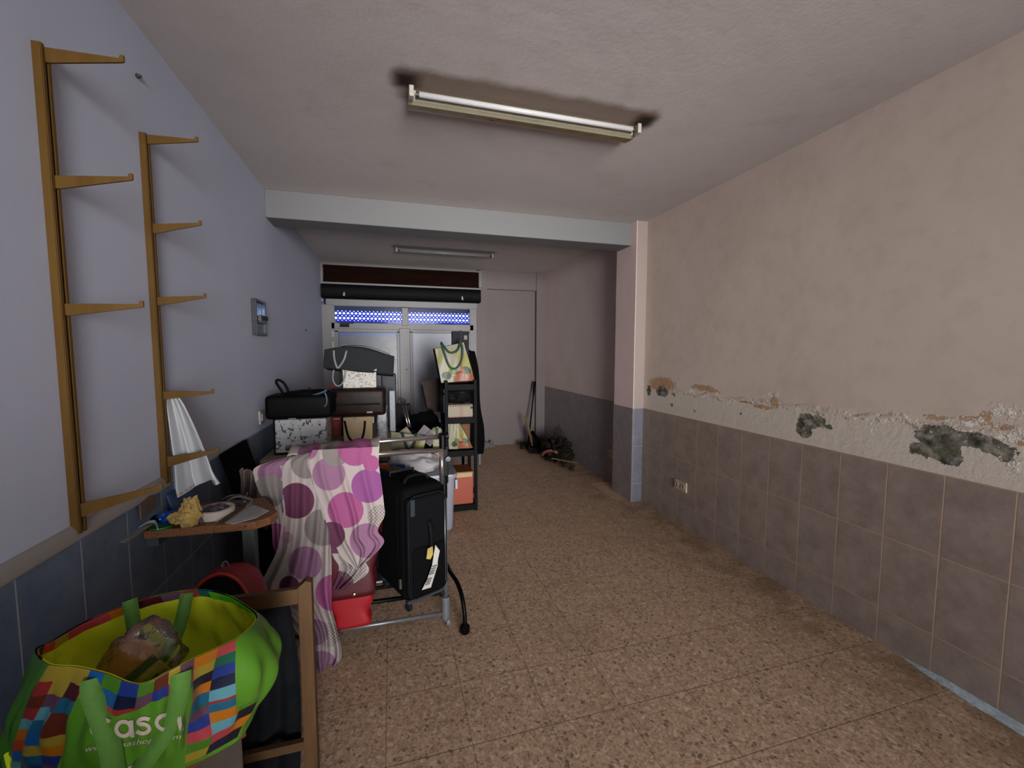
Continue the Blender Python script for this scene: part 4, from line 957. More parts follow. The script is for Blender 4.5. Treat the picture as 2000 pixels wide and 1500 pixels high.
b = MB(); A = b.add(ring_box(-.07, .51, 3.40, 3.81, .045, .478)); B = b.add(ring_box(-.065, .505, 3.405, 3.805, .045, .495)); C = b.add(ring_box(-.03, .47, 3.44, 3.77, .03, .49))
for k in range(nn): b.face((A+k, A+(k+1) % nn, B+(k+1) % nn, B+k)); b.face((B+k, B+(k+1) % nn, C+(k+1) % nn, C+k))
b.face([C+k for k in range(nn)]); b.build('lid', m_tub, tb, solid=.002)
MB().box((.50, 3.46, .40), (.02, .05, .08), bev=.005).build('clip', M('clip_white', (190, 192, 200), .4), tb)
tag(MB().lump((.2, 3.6, .2), (.42, .28, .38), 41, .25, 2.5, 40, flat=.01).build('folded_clothes', M('blue_grey_clothes', (96, 100, 130), .9, 0, .4, 8)), 'blue grey clothes seen through the cloudy tub', 'clothes')
tag(MB().lump((.13, 3.60, .565), (.46, .38, .22), 44, .30, 1.6, 60, flat=.497).build('white_sheet', M('white_linen', (206, 202, 204), .9, 0, .05, 6, .4), smooth=True), 'folded white sheet lying on the transparent tub', 'sheet')
sn = thing('snack_packet', (.0, 2.85, .6), 'blue printed packet peeping out between spotted cloth and suitcase', 'packet')
# dark carton that the packet lies on
dk = MB().box((-.11, 2.98, .33), (.30, .34, .66), bev=.01); tag(dk.build('black_carton', M('black_card', (22, 21, 24), .7)), 'plain black carton hidden behind the suitcase and spotted cloth', 'box')
sn.location = (-.0, 2.9, .662)
def snP(u, v): 
    p0 = Vector((-.13+.24*u, 2.86+.02*u+.05*v, .664+.10*(1-v)*(1-.3*u)+.010*sin(pi*u)))
    return p0
def sncol(u, v):
    x_, y_ = u, v
    if (x_-.55)**2+((y_-.45)*.8)**2 < .055: return rgb(214, 176, 120) if (int(x_*20)+int(y_*14)) % 3 else rgb(120, 60, 50)
    if (x_-.3)**2+((y_-.2)*.7)**2 < .02: return rgb(210, 90, 40)
    if x_ > .85: return rgb(190, 180, 176)
    return rgb(40, 92, 160)
b = MB(); b.grid(snP, 26, 20, colf=sncol); b.build('wrapper', MV('packet_print', .3, .5), sn, solid=.012)

# ================================================================== black plastic shelf unit
m_sh = M('black_shelf_plastic', (10, 11, 13), .6, 0, .2, 20)
SH = thing('shelf_unit', (.6, 4.0, 0), 'narrow black plastic shelf unit with four tiers near the back door', 'shelf')
sx0, sx1, sy0, sy1 = .475, .745, 3.86, 4.20
for (a_, c_) in ((sx0, sy0), (sx1, sy0), (sx0, sy1), (sx1, sy1)):
    b = MB().box((a_, c_, .62), (.03, .03, 1.24), bev=.004); b.build('post', m_sh, SH)
for zz in (.035, .555, .865, 1.175):
    b = MB().box(((sx0+sx1)/2, (sy0+sy1)/2, zz+.012), (sx1-sx0+.012, sy1-sy0+.012, .012))
    b.box(((sx0+sx1)/2, sy0, zz), (sx1-sx0, .02, .055)).box(((sx0+sx1)/2, sy1, zz), (sx1-sx0, .02, .055)).box((sx0, (sy0+sy1)/2, zz), (.02, sy1-sy0, .055)).box((sx1, (sy0+sy1)/2, zz), (.02, sy1-sy0, .055))
    b.build('tier', m_sh, SH, bevel=.002)

def vegcol(u, v, sd=0):
    """vegetable print: pale top, leaves, tomato and carrots low down"""
    n = mn.noise(Vector((u*4+sd, v*4, sd*3.3)))
    c = (214, 206, 178) if n < .25 else (206, 204, 120)
    if u > .65 and v > .3: c = (214, 204, 110)
    if ((u-.22)/.16)**2+((v-.80)/.10)**2 < 1+n: c = (52, 92, 44)
    if ((u-.42)/.13)**2+((v-.70)/.10)**2 < 1: c = (136, 160, 48)
    if ((u-.85)/.12)**2+((v-.72)/.10)**2 < 1+n: c = (60, 96, 40)
    if abs(u-.72-.1*(v-.7)) < .035 and .48 < v < .8: c = (214, 140, 96)
    if ((u-.62)/.15)**2+((v-.82)/.11)**2 < 1: c = (200, 62, 58)
    if ((u-.62)/.10)**2+((v-.84)/.07)**2 < 1: c = (226, 150, 140)
    if v > .88+.08*sin(u*7+1) and u > .38: c = (210, 128, 90)
    if v > .80 and u > .82: c = (206, 118, 84)
    return rgb(*c)
def vegbag(q, dep, name, label, sd=0, handles=True, vmap=None, cut=1.0):
    """q: front face corners TL TR BR BL (world); dep: depth vector"""
    q = [Vector(p) for p in q]; dep = Vector(dep); nrm = (q[1]-q[0]).cross(q[3]-q[0]).normalized()
    t = thing(name, (q[2]+q[3])/2+dep/2, label, 'shopping bag')
    def P(o_):
        return lambda u, v: (q[0].lerp(q[1], u)).lerp(q[3].lerp(q[2], u), v) + o_ - Vector((0, .012, 0))*sin(pi*u)*sin(pi*v) + Vector((0, .003, 0))*sin(u*13+v*7)
    b = MB(); b.grid(P(Vector()), 46, 54, colf=lambda u, v: vegcol(u, (v if vmap is None else vmap(v)), sd)); b.build('front_panel', MV('veg_print', .4, .2, k=.48), t, smooth=True, solid=.002)
    b = MB(); b.grid(P(dep), 6, 6); b.grid(lambda u, v: q[0].lerp(q[3], v)+dep*u, 6, 6); b.grid(lambda u, v: q[1].lerp(q[2], v)+dep*u+(q[1]-q[0])*.05*sin(pi*u), 6, 6); b.grid(lambda u, v: q[3].lerp(q[2], v)+dep*u, 6, 6)
    b.build('side_panels', M('black_trim_fabric', (20, 20, 22), .7), t, solid=.003)
    return t
q = [at(850, 681, Y=3.88), at(908, 668, Y=3.88), at(929, 744, Y=3.86), at(863, 753, Y=3.85)]
q[3].z = max(q[3].z, 1.214); q[2].z = max(q[2].z, 1.222); q[3].y = q[2].y = 3.90; q[0].y = q[1].y = 3.93
vb = vegbag(q, (0, .16, 0), 'vegetable_print_bag', 'cream shopping bag with vegetable print standing on top of the black shelf')
m_gh = M('dark_green_webbing', (18, 62, 34), .7)
F = lambda a, b, y=3.895: at(a, b, Y=y)
ribbon([F(861, 670, 3.91), F(868, 690), F(874, 708), F(880, 718), F(888, 720), F(896, 714), F(902, 700), F(903, 680), F(899, 668, 3.91)], .020, 'handle', m_gh, vb, 40)
ribbon([F(861, 668, 3.92), F(870, 680, 3.88), F(878, 688, 3.88), F(887, 688, 3.88), F(895, 682, 3.88), F(900, 662, 3.92)], .018, 'handle', m_gh, vb, 30)
# black printed pouch behind it
bk = thing('black_pouch', (.66, 4.12, 1.19), 'black printed pouch sticking up behind the vegetable print bag', 'pouch')
a1 = at(882, 647, Y=4.12); a2 = at(915, 648, Y=4.12)
MB().box(((a1.x+a2.x)/2, 4.12, (1.194+a1.z)/2), (a2.x-a1.x, .05, a1.z-1.194), bev=.006).build('body', M('glossy_black', (10, 9, 16), .5), bk)
MB().box(((a1.x+a2.x)/2-.0, 4.085, a1.z-.08), (.022, .006, .17)).build('front_strip', M('slate_stripe', (30, 32, 48), .5), bk)
MB().box((a2.x-.035, 4.088, a1.z-.06), (.03, .006, .04)).build('print', M('pale_print', (96, 92, 88), .5), bk)
# striped box on the second tier
m_ck = MV('striped_card', .7, k=.6)
def boxthing(name, c, d, mat_, label, cat='box', rz=0, bev=.004, lid=None, lidm=None):
    t = thing(name, (c[0], c[1], c[2]-d[2]/2), label, cat)
    MB().box(c, d, rz=rz, bev=bev).build('carton', mat_, t)
    if lid: MB().box((c[0], c[1], c[2]+d[2]/2-lid/2+.002), (d[0]+.008, d[1]+.008, lid), rz=rz, bev=.002).build('lid', lidm or mat_, t)
    return t
st_ = thing('patterned_box', (.6, 4.0, .887), 'cream box with scalloped pink edging on the black shelf', 'box')
def pbox(u, v):
    c = (206, 190, 164)
    if .45 < u < .62: c = (204, 168, 150)
    if v < .10 and sin(u*70) > 0: c = (120, 84, 70)
    if .10 < v < .14: c = (170, 128, 104)
    if v > .88 and sin(u*70) > 0: c = (182, 92, 80)
    if u > .9 and .16 < v < .32: c = (50, 50, 60)
    return rgb(*c)
zt_, zb_ = 1.01, .884
b = MB(); b.grid(lambda u, v: Vector((.495+.23*u, 3.885, zt_+(zb_-zt_)*v)), 70, 30, colf=pbox); b.build('front', m_ck, st_, solid=.002)
MB().box((.61, 3.98, (zt_+zb_)/2), (.228, .18, zt_-zb_-.002)).build('carton', M('cream_card', (196, 180, 156), .7), st_)
tag(MB().lump((.61, 4.02, 1.085), (.25, .24, .15), 51, .25, 2, 36, flat=1.012).build('black_pouch_bag', M('black_nylon')), 'soft black bag squeezed above the cream box on the shelf', 'bag')
tag(MB().box((.60, 3.879+.0, 1.085), (.016, .004, .02)).build('label', M('pale_print')), 'tiny pale label on the black bag in the shelf', 'label') if False else None
# third tier: vegetable bag and wicker basket
q = [Vector((.49, 3.91, .845)), Vector((.60, 3.91, .845)), Vector((.73, 3.90, .590)), Vector((.50, 3.90, .590))]
vb2 = vegbag(q, (0, .10, 0), 'vegetable_print_bag', 'pale green vegetable print bag slumped on the third tier of the black shelf', 3)
g = N('wicker'); v_ = g.coord('Object'); br_ = g.new('ShaderNodeTexWave', bands_direction='Z'); g.put(br_.inputs['Vector'], v_); br_.inputs['Scale'].default_value = 28; br_.inputs['Distortion'].default_value = 6
g.bump(br_.outputs['Fac'], .8, .004); m_wick = g.done(g.ramp(br_.outputs['Fac'], [(0, rgb(66, 42, 26)), (1, rgb(120, 82, 54))]), .8)
wk = MB().box((.665, 4.10, .69), (.13, .14, .22), bev=.012, taper=.9); tag(wk.build('wicker_basket', m_wick), 'light brown wicker basket behind the pale green bag on the shelf', 'basket')
# orange box on the lowest tier
ob = thing('orange_box', (.61, 4.0, .055), 'plain orange box with a pale lid on the lowest shelf tier', 'box')
MB().box((.612, 4.02, .20), (.226, .26, .29), bev=.004).build('carton', M('orange_card', (176, 72, 34), .55, 0, .04), ob)
MB().box((.612, 4.02, .355), (.234, .27, .03), bev=.003).build('lid', M('orange_lid', (160, 84, 44), .55), ob)
MB().box((.64, 3.884, .34), (.15, .004, .04)).build('label', M('pale_orange_label', (206, 180, 130), .6, 0, .2, 60), ob)
# black clothes hanging behind and right of the shelf
hb = MB()
def coatP(u, v):
    th = 2*pi*u; wv = .16+.10*min(1, v*1.4)+.02*sin(v*9); x = .725+cos(th)*wv*.72+.02*sin(th*5+v*4); y = 4.40+sin(th)*(.12+.03*v)+.015*sin(th*7)
    z = 1.49-v*1.05+.02*sin(th*3)
    return Vector((x, y, z))
hb.grid(coatP, 60, 40, closeu=True)
ctt = thing('black_coat', (.64, 4.42, 0), 'black coat hanging behind the black shelf unit', 'coat')
hb.build('body', M('black_wool', (6, 6, 8), .95, 0, .3, 30, .5), ctt, smooth=True, solid=.004)
MB().lump((.71, 4.42, 1.46), (.26, .22, .16), 61, .2, 2, 30).build('collar', M('black_wool'), ctt)
MB().tube([(.9, 4.44, .44), (.9, 4.44, .28)], .016, 10).build('steel_leg', M('steel_end', (170, 174, 176), .3, .6), ctt)
MB().tube([(.72, 4.44, .02), (.72, 4.44, 1.3)], .016, 10).lathe([(0, 0), (.14, 0), (.14, .015), (0, .02)], (.72, 4.44, 0), 24).build('stand', m_blk, ctt)
# brown wicker hamper lid seen left of the shelf
hp = thing('brown_hamper', (.42, 4.75, .6), 'dark brown woven basket tilted left of the black shelf', 'basket')
g = N('dark_wicker'); v_ = g.coord('Object'); br_ = g.new('ShaderNodeTexWave', bands_direction='Z'); g.put(br_.inputs['Vector'], v_); br_.inputs['Scale'].default_value = 20; br_.inputs['Distortion'].default_value = 5
g.bump(br_.outputs['Fac'], .8, .004); m_wick2 = g.done(g.ramp(br_.outputs['Fac'], [(0, rgb(28, 18, 15)), (1, rgb(52, 36, 30))]), .8)
q = [at(824, 749, Y=4.72), at(866, 738, Y=4.72), at(866, 806, Y=4.72), at(835, 801, Y=4.72)]
MB().poly(q, .22, (0, 1, 0)).build('body', m_wick2, hp, bevel=.006)
MB().bar(q[0]+Vector((-.012, -.01, 0)), q[1]+Vector((0, -.01, 0)), .03, .03).build('rim', m_wick2, hp)
# black heap between door and shelf
hpz = MB().lump((.32, 4.58, .40), (.44, .38, .92), 71, .16, 1.8, 50, flat=.0, sq=.8); 
tag(hpz.build('black_clothes_heap', M('black_wool'), smooth=True), 'heap of black clothes piled between the chrome tubes and the shelf', 'clothes')

# ================================================================== stack on the table
tt = thing('storage_table', (-.4, 3.8, 0), 'table with pale top carrying the stacked bags and boxes by the left wall', 'table')
ZTB = .765
MB().box((-.445, 3.85, ZTB-.015), (.86, 1.35, .03), bev=.004).build('table_top', M('pale_yellow_top', (176, 164, 128), .7, 0, .12, 8), tt)
for X_ in (-.84, -.06):
    for Y_ in (3.22, 4.48): MB().box((X_, Y_, (ZTB-.03)/2), (.04, .04, ZTB-.03)).build('leg', M('dark_leg', (60, 52, 46), .6), tt)
zt_ = ZTB+.001
# floral materials
def floral(name, bgc, fg, fg2, sc_, th=.56):
    g = N(name); v_ = g.coord('Object'); n1 = g.noise(v_, sc_, 2, .5, True); vv = g.mix(.12, v_, n1, 'LINEAR_LIGHT')
    d = g.voro(vv, sc_*1.3); r_ = g.xyz(g.voro(vv, sc_*1.3, out='Color'))[0]; n2 = g.noise(vv, sc_*3, 3)
    m = g.math('MULTIPLY', g.smooth(g.math('ADD', d, g.math('MULTIPLY', g.math('SUBTRACT', n2, .5), .8)), .36, .30), g.math('GREATER_THAN', r_, .30))
    m2 = g.smooth(g.noise(vv, sc_*2.2, 3), th, th+.03)
    col = g.mix(m2, rgb(*bgc), rgb(*fg2)); col = g.mix(m, col, rgb(*fg)); return g.done(g.mix(1.0, col, (K, K, K), 'MULTIPLY'), .6, 0, .3)
m_fl1 = floral('grey_rose_print', (214, 212, 212), (86, 88, 100), (146, 148, 160), 14, .60)
m_fl2 = floral('sage_rose_print', (216, 212, 204), (140, 138, 128), (168, 150, 122), 20, .56)
fb = thing('floral_bag', (-.6, 3.4, zt_), 'white bag with grey flower print on the table by the left wall', 'bag')
x0, x1 = at(537, 870, Y=3.30).x, at(650, 870, Y=3.30).x
MB().box(((x0+x1)/2-.02, 3.44, zt_+.125), (x1-x0-.04, .26, .25), bev=.012).build('body', m_fl1, fb)
MB().box(((x0+x1)/2-.02, 3.44, zt_+.008), (x1-x0-.025, .275, .014), bev=.004).build('base_piping', M('black_piping', (18, 18, 22), .6), fb)
MB().box((x0-.004, 3.318, zt_+.13), (.012, .012, .25)).build('edge_piping', M('black_piping'), fb)
# black bag lying on the floral one
bb = thing('black_holdall', (-.6, 3.42, zt_+.25), 'black holdall with an upright loop handle on the floral bag', 'bag')
MB().box(((x0+x1)/2-.03, 3.45, zt_+.252+.085), (.44, .28, .17), bev=.032).lump(((x0+x1)/2+.03, 3.45, zt_+.41), (.38, .24, .09), 81, .2, 2, 30).build('body', M('black_leather', (9, 9, 12), .6, 0, .3, 14, .3), bb, smooth=True)
hA = [at(560, 782, Y=3.40), at(549, 762, Y=3.42), at(540, 748, Y=3.43), at(542, 742, Y=3.43), at(552, 746, Y=3.43), at(560, 757, Y=3.43), at(567, 776, Y=3.42)]
MB().tube(curve(hA, 30), .009, 10).build('handle', M('black_leather'), bb, smooth=True)
ribbon([at(590, 777, Y=3.36), at(612, 772, Y=3.34), at(630, 766, Y=3.33), at(638, 762, Y=3.33)], .014, 'trim', M('blue_grey_trim', (74, 80, 104), .4), bb, 14)
ribbon([at(634, 766, Y=3.31), at(638, 776, Y=3.31), at(638, 788, Y=3.31), at(633, 795, Y=3.31)], .010, 'strap', M('blue_grey_trim'), bb, 14)
MB().box((at(570, 813, Y=3.29).x, 3.30, zt_+.258), (.05, .012, .008)).build('buckle', M('steel_end'), bb)
# beige box, clear jar, brown bag, floral box, grey bag
boxthing('cardboard_carton', (-.27, 3.70, zt_+.105), (.22, .24, .21), M('kraft_card', (184, 158, 122), .8, 0, .05), 'plain kraft cardboard box under the brown leather bag', 'box')
MB_ = MB().box((-.085, 3.72, zt_+.14), (.085, .12, .28), bev=.012); g = N('crinkled_clear'); g.done(g.ramp(g.noise(g.coord('Object'), 25, 5), [(.35, rgb(36, 40, 45)), (.65, rgb(104, 108, 112))]), .25, 0, .5); 
tag(MB_.build('wrapped_glassware', g.m), 'crinkled clear wrapped package at the right end of the table', 'package')
br = thing('leather_bag', (-.27, 3.72, zt_+.21), 'dark brown leather handbag with drooping loop handle on the kraft box', 'handbag')
m_lea = M('dark_brown_leather', (40, 24, 20), .4, 0, .3, 14, .4)
MB().box((-.265, 3.735, zt_+.212+.115), (.43, .30, .225), bev=.035).build('body', m_lea, br, smooth=True)
hB = [at(673, 822, Y=3.575), at(678, 845, Y=3.572), at(684, 858, Y=3.572), at(695, 864, Y=3.572), at(706, 858, Y=3.572), at(711, 843, Y=3.572), at(713, 822, Y=3.575)]
MB().tube(curve(hB, 34), .0085, 10).build('handle', M('black_leather'), br, smooth=True)
for (a_, c_, w_) in ((657, 818, .05), (693, 817, .025), (722, 805, .045)):
    p = at(a_, c_, Y=3.58); MB().box(p, (w_, .008, .012)).build('buckle', M('aged_metal', (110, 104, 100), .4, .6), br)
p = at(729, 820, Y=3.58); MB().box(p, (.014, .008, .05)).build('zip_puller', M('bone_tag', (150, 144, 128), .5), br)
MB().box((-.265, 3.58, zt_+.212+.10), (.34, .01, .015)).build('seam', M('black_leather'), br)
fx = thing('floral_box', (-.25, 3.72, zt_+.44), 'white gift box with small sage flowers stacked under the grey bag', 'box')
zf = zt_+.212+.23; hf = .175
MB().box((-.25, 3.74, zf+.07), (.255, .22, .14), bev=.004).build('carton', m_fl2, fx)
MB().box((-.25, 3.74, zf+.155), (.265, .23, .034), bev=.003).build('lid', m_fl2, fx)
gy = thing('grey_storage_bag', (-.27, 3.75, zf+.175), 'long grey fabric bag with cord handles on top of the stack', 'bag')
ga = [at(634, 683, Y=3.66), at(668, 678, Y=3.62), at(708, 680, Y=3.62), at(748, 690, Y=3.64), at(770, 696, Y=3.68)]
gb_ = [at(632, 718, Y=3.66), at(662, 721, Y=3.62), at(700, 726, Y=3.62), at(742, 729, Y=3.64), at(768, 731, Y=3.68)]
ztop = zf+.174
b = MB()
def gyP(u, v):
    a, c = catmull(ga, u), catmull(gb_, u); p = a.lerp(c, v); p.y -= .015*sin(pi*v)*sin(pi*u); return p
b.grid(gyP, 40, 12); b.grid(lambda u, v: gyP(u, v)+Vector((0, .26-.04*u, -.03)), 40, 12)
b.grid(lambda u, v: gyP(u, 0).lerp(gyP(u, 0)+Vector((0, .26-.04*u, -.03)), v)+Vector((0, 0, .02*sin(pi*v)*sin(pi*u))), 40, 8)
b.grid(lambda u, v: gyP(u, 1)+Vector((0, v*(.26-.04*u), -.03*v)), 40, 4)
b.grid(lambda u, v: gyP(0, u)+Vector((0, v*.26, -.03*v)), 6, 6); b.grid(lambda u, v: gyP(1, u)+Vector((0, v*.22, -.03*v)), 6, 6)
b.build('body', M('grey_felt', (50, 52, 53), .85, 0, .1, 40, .2), gy, smooth=True, solid=.003)
b = MB(); b.grid(lambda u, v: gyP(.22+.66*u, 0)+Vector((0, .02+v*.12, .010+.016*sin(pi*u)-.006*v)), 30, 8); b.build('clear_top', M('clear_vinyl', (170, 170, 176), .2, 0, .05), gy, smooth=True, solid=.002)
m_cord = M('grey_cord', (140, 142, 146), .7)
ribbon([at(652, 684, Y=3.6), at(653, 700, Y=3.59), at(658, 717, Y=3.59), at(663, 716, Y=3.59), at(672, 702, Y=3.59), at(677, 685, Y=3.6)], .014, 'handle', m_cord, gy, 30)
ribbon([at(652, 722, Y=3.6), at(650, 740, Y=3.58), at(656, 752, Y=3.58), at(664, 753, Y=3.58), at(672, 742, Y=3.58), at(675, 722, Y=3.6)], .010, 'handle', m_cord, gy, 30)
# red, dark and white odds behind
rz_ = thing('red_gift_bag', (-.62, 3.95, zt_), 'red bag standing behind the black holdall', 'bag')
q = [at(630, 775, Y=3.9), at(650, 750, Y=3.9), at(668, 760, Y=3.9), at(668, 880, Y=3.9), at(630, 880, Y=3.9)]; q[3].z = q[4].z = zt_
MB().poly(q, .10, (0, 1, 0)).build('body', M('dark_red_cloth', (134, 26, 22), .7, 0, .2, 20), rz_, bevel=.006)
q = [at(598, 800, Y=3.88), at(602, 756, Y=3.88), at(606, 760, Y=3.88), at(612, 800, Y=3.88)]
MB().poly(q, .05, (0, 1, 0)).build('pointed_corner', M('dark_red_cloth'), rz_)
dk = MB().box((-.425, 4.02, zt_+.2), (.12, .12, .40), bev=.02); tag(dk.build('black_bag', M('black_nylon')), 'slim black bag wedged behind the brown leather bag', 'bag')
MB_ = MB().box((.0, 4.02, zt_+.19), (.05, .05, .38), bev=.01); tag(MB_.build('white_carton', M('white_card', (176, 180, 186), .6)), 'narrow white carton right of the brown leather bag', 'box')
MB_ = MB().box((-.03, 4.35, zt_+.26), (.14, .16, .52), bev=.02, taper=.95); tag(MB_.build('dark_blue_bag', M('dusky_blue', (40, 44, 56), .6, 0, .35, 12, .3)), 'tall dark blue bag at the far right end of the table', 'bag')
tag(MB().box((.10, 5.0, .45), (.20, .16, .90), bev=.01).build('dark_suitcase', M('blackish_red', (30, 22, 24), .5, 0, .4, 9)), 'dark upright case standing behind the chrome tubes', 'case') 
# chrome folded trolley
ch = thing('folded_trolley', (.16, 4.3, 0), 'folded trolley with two parallel chrome tubes leaning by the back door', 'trolley')
for k in (0, 1):
    a1 = at(783+k*6, 781, Y=4.42); a2 = at(798+k*4, 835, Y=4.26); a3 = Vector((a2.x+.03, 4.245, .012))
    MB().tube([a1, a2], .009, 10).build('tube', m_chr, ch, smooth=True); MB().tube([a2, a3], .009, 10).build('tube', m_blk, ch, smooth=True)
a1 = at(779, 778, Y=4.42); a2 = at(793, 784, Y=4.42); MB().bar(a1, a2, .03, .03).build('grip', m_blk, ch)
# lower vegetable bag with books
tag(MB().box((.13, 4.05, .29), (.36, .26, .58), bev=.008).build('black_crate', M('black_shelf_plastic')), 'black crate carrying the lower vegetable print bag', 'crate')
q = [at(763, 843, Y=3.93), at(835, 852, Y=3.93), at(826, 900, Y=3.92), at(761, 900, Y=3.92)]; q[2].z = q[3].z = .586
vb3 = vegbag(q, (0, .22, 0), 'vegetable_print_bag', 'cream shopping bag with dark green handles behind the chrome rails', 8, vmap=lambda v: v*.75)
ribbon([F(785, 845, 3.925), F(789, 858, 3.905), F(794, 872, 3.905), F(800, 884, 3.905), F(806, 872, 3.905), F(811, 858, 3.905), F(812, 846, 3.925)], .026, 'handle', m_gh, vb3, 30)
def book(px, py, w_, h_, ry, c, label, yy, edge=(170, 140, 120)):
    p = at(px, py, Y=yy); t = thing('picture_book', p, label, 'book')
    MB().box(p, (w_, .024, h_), ry=ry).build('cover', M('cover_'+str(px), c, .5, 0, .2, 20), t); MB().box(p+Vector((0, .0, 0)), (w_+.012, .016, h_+.012), ry=ry).build('page_block', M('edge_'+str(px), edge, .7), t)
book(828, 848, .10, .13, .7, (84, 84, 96), 'grey book with pink edges sticking out of the cream bag', 4.02)
book(840, 856, .09, .10, .75, (60, 40, 70), 'purple book tilted beside the grey book', 3.985)
book(793, 848, .08, .10, -.6, (150, 140, 110), 'small pale book sticking up from the cream bag', 4.04)
# pale bag left of shelf post
q = [at(841, 836, Y=3.92), at(858, 834, Y=3.92), at(863, 852, Y=3.92), at(838, 852, Y=3.92)]
q = [at(846, 858, Y=3.78), at(866, 858, Y=3.78), at(867, 906, Y=3.78), at(851, 908, Y=3.78)]
# small peach carton + tray in front of the shelf
pc = thing('peach_carton', (.40, 3.85, .50), 'small peach carton with a red spot left of the shelf post', 'box')
a1 = at(848, 884, Y=3.87); MB().box((.395, 3.92, .555), (.07, .09, .115), bev=.004).build('carton', M('peach_card', (190, 142, 112), .6), pc); MB().lathe([(.012, 0), (.012, .003)], (.385, 3.873, .585), 14, R=Matrix.Rotation(pi/2, 3, 'X')).build('red_spot', M('red_spot', (200, 40, 36), .5), pc)
tag(MB().box((.395, 3.99, .245), (.10, .24, .49), bev=.006).build('tall_black_box', M('black_card')), 'tall black box beside the shelf under the peach carton', 'box')
sb = thing('small_cream_bag', (.40, 4.0, .7), 'small cream bag with a green strap left of the shelf', 'bag')
MB().box((.40, 4.02, .60), (.08, .10, .22), bev=.01).lump((.40, 4.02, .74), (.10, .10, .10), 91, .2, 2, 24).build('body', M('cream_fabric', (176, 172, 144), .8), sb)
MB().box((.398, 3.962, .745), (.022, .008, .08)).build('strap', m_gh, sb)

# ================================================================== far right corner: broom, dustpan, junk
bt = at(1043, 745, Y=6.40); bb_ = at(1034, 858, Y=6.20)
bro = thing('broom', (bb_.x, 6.2, 0), 'black broom handle leaning against the far right corner', 'broom')
p1 = Vector((bt.x, 6.36, bt.z)); p2 = Vector((2.02, 6.15, .10))
MB().tube([p1, p1.lerp(p2, .1), p1.lerp(p2, .25), p2], [.02, .02, .013, .011], 10).build('handle', m_blk, bro, smooth=True)
MB().box((2.03, 6.13, .07), (.30, .06, .05), rz=-.2, bev=.01).build('head', M('brush_black', (28, 24, 22), .8), bro)
bs = MB(); rg = random.Random(7)
for k in range(60):
    a_ = (rg.random()-.5)*.28; bs.tube([(2.03+a_, 6.13-a_*.2, .05), (2.03+a_*1.05, 6.12-a_*.2+(rg.random()-.5)*.05, .003)], .003, 4)
bs.build('bristles', M('brush_black'), bro)
dp = thing('dustpan', (2.05, 6.0, 0), 'black dustpan with short wooden handle on the floor by the broom', 'dustpan')
da = at(1027, 813, Y=6.02); MB().tube([da, da.lerp(Vector((2.03, 6.0, .10)), .15), Vector((2.03, 5.98, .08))], [.022, .018, .016], 10).build('handle', Mwood('old_yellow_wood', (150, 122, 84), (178, 150, 108)), dp, smooth=True)
MB().poly([Vector((1.93, 5.84, .004)), Vector((2.26, 5.70, .004)), Vector((2.28, 5.86, .004)), Vector((1.97, 6.03, .004))], .008, (0, 0, 1)).box((1.95, 5.94, .055), (.012, .21, .10), rz=-.15).box((2.12, 5.94, .055), (.32, .012, .10), rz=-.45).box((2.1, 5.79, .045), (.34, .012, .08), rz=-.40).build('pan', m_blk, dp)
# junk
jk = thing('scrap_pile', (2.2, 5.5, 0), 'pile of dark scrap metal and rubbish on the floor in the far right corner', 'scrap pile') if False else None
m_rust = M('rusty_dark', (62, 50, 38), .8, 0, .5, 20, .6)
tag(MB().lump((2.19, 5.42, .13), (.36, .50, .32), 101, .6, 3, 50, flat=.002).build('tangled_rags', M('dark_rags', (48, 42, 34), .9, 0, .5, 16, .8)), 'heap of dark tangled rags in the far right corner', 'rags')
tag(MB().lump((2.30, 5.74, .08), (.13, .20, .16), 104, .5, 3, 40, flat=.002).build('crumpled_black_bag', M('black_bin_bag', (22, 21, 22), .35, 0, .4, 20, .5)), 'crumpled black bin bag behind the orange scrap', 'bin bag')
p = at(1075, 880, Y=5.15)
hl = [Vector((2.02, 5.20, .03))+Vector((cos(t)*.11, sin(t)*.03, .09+sin(t)*.055)) for t in [k*pi/14 for k in range(15)]]
tag(MB().tube(hl, .014, 10, flat=1.6).build('orange_scrap', M('faded_orange', (122, 58, 30), .5, 0, .2)), 'curved orange plastic piece on top of the rag heap', 'plastic piece')
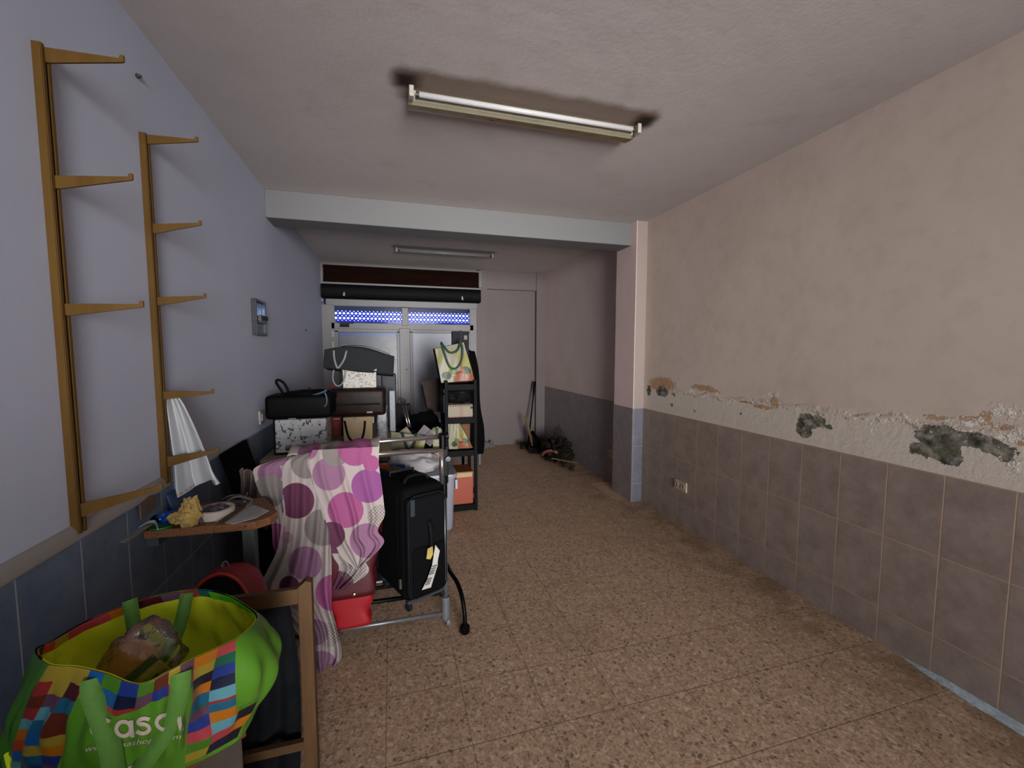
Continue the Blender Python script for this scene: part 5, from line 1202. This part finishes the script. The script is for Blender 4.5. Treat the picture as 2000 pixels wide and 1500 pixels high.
sg = MB(); sg.bar((2.02, 5.98, .30), (2.10, 5.80, .12), .05, .03).bar((2.10, 5.80, .12), (2.18, 5.60, .06), .045, .03)
tag(sg.build('pruning_shears', m_blk), 'black hooked tool sticking up from the rubbish in the corner', 'tool')
for k, (a_, c_, lab) in enumerate((((2.02, 5.16, .09), (2.33, 5.02, .04), 'thin yellowish stick lying in front of the rags'), ((2.05, 5.10, .03), (2.30, 5.22, .12), 'brown twig crossing the yellowish stick'), ((1.98, 5.45, .04), (2.25, 5.14, .08), 'long dark rod poking out of the rag heap'))):
    tag(MB().tube([a_, c_], .009, 8).build('stick', Mwood('stick_'+str(k), ((130, 116, 70), (90, 66, 48), (44, 38, 34))[k], ((150, 134, 84), (110, 84, 60), (60, 52, 46))[k])), lab, 'stick')
cg = thing('wire_basket', (2.25, 5.9, 0), 'bent wire rack leaning on the far right tiles', 'wire rack')
w_ = MB()
for k in range(7): w_.tube([(2.37-.02*k*.3, 5.60+.06*k, .02), (2.38, 5.60+.06*k, .42-.03*abs(k-3))], .0025, 5)
for k in range(4): w_.tube([(2.365, 5.60, .06+.10*k), (2.365, 5.96, .06+.10*k)], .0025, 5)
w_.build('wires', M('grey_wire', (70, 70, 72), .5, .5), cg)
for i_, (a_, c_) in enumerate(((2.20, 4.93), (2.26, 4.99), (2.13, 5.0), (2.17, 4.83))):
    tag(MB().lump((a_, c_, .012), (.07, .05, .024), 110+i_, .5, 3, 14, flat=.001).build('debris_lump', m_rust), ('middle crumb', 'farthest right crumb', 'leftmost crumb', 'nearest crumb')[i_]+' of dark rubbish before the rag heap', 'debris', 'crumbs of rubbish before the rag heap')
# broken plaster at foot of back wall
for i_, (a_, s_) in enumerate(((1.30, .11), (1.40, .13), (1.48, .10))):
    tag(MB().lump((a_, 6.36, .04), (s_, .09, .11), 120+i_, .5, 3, 22, flat=.001).build('plaster_rubble', M('rubble', (130, 126, 120), .9, 0, .3, 30, .6)), ('left', 'middle', 'right')[i_]+' lump of broken plaster at the foot of the back wall', 'rubble', 'plaster lumps at the back wall')
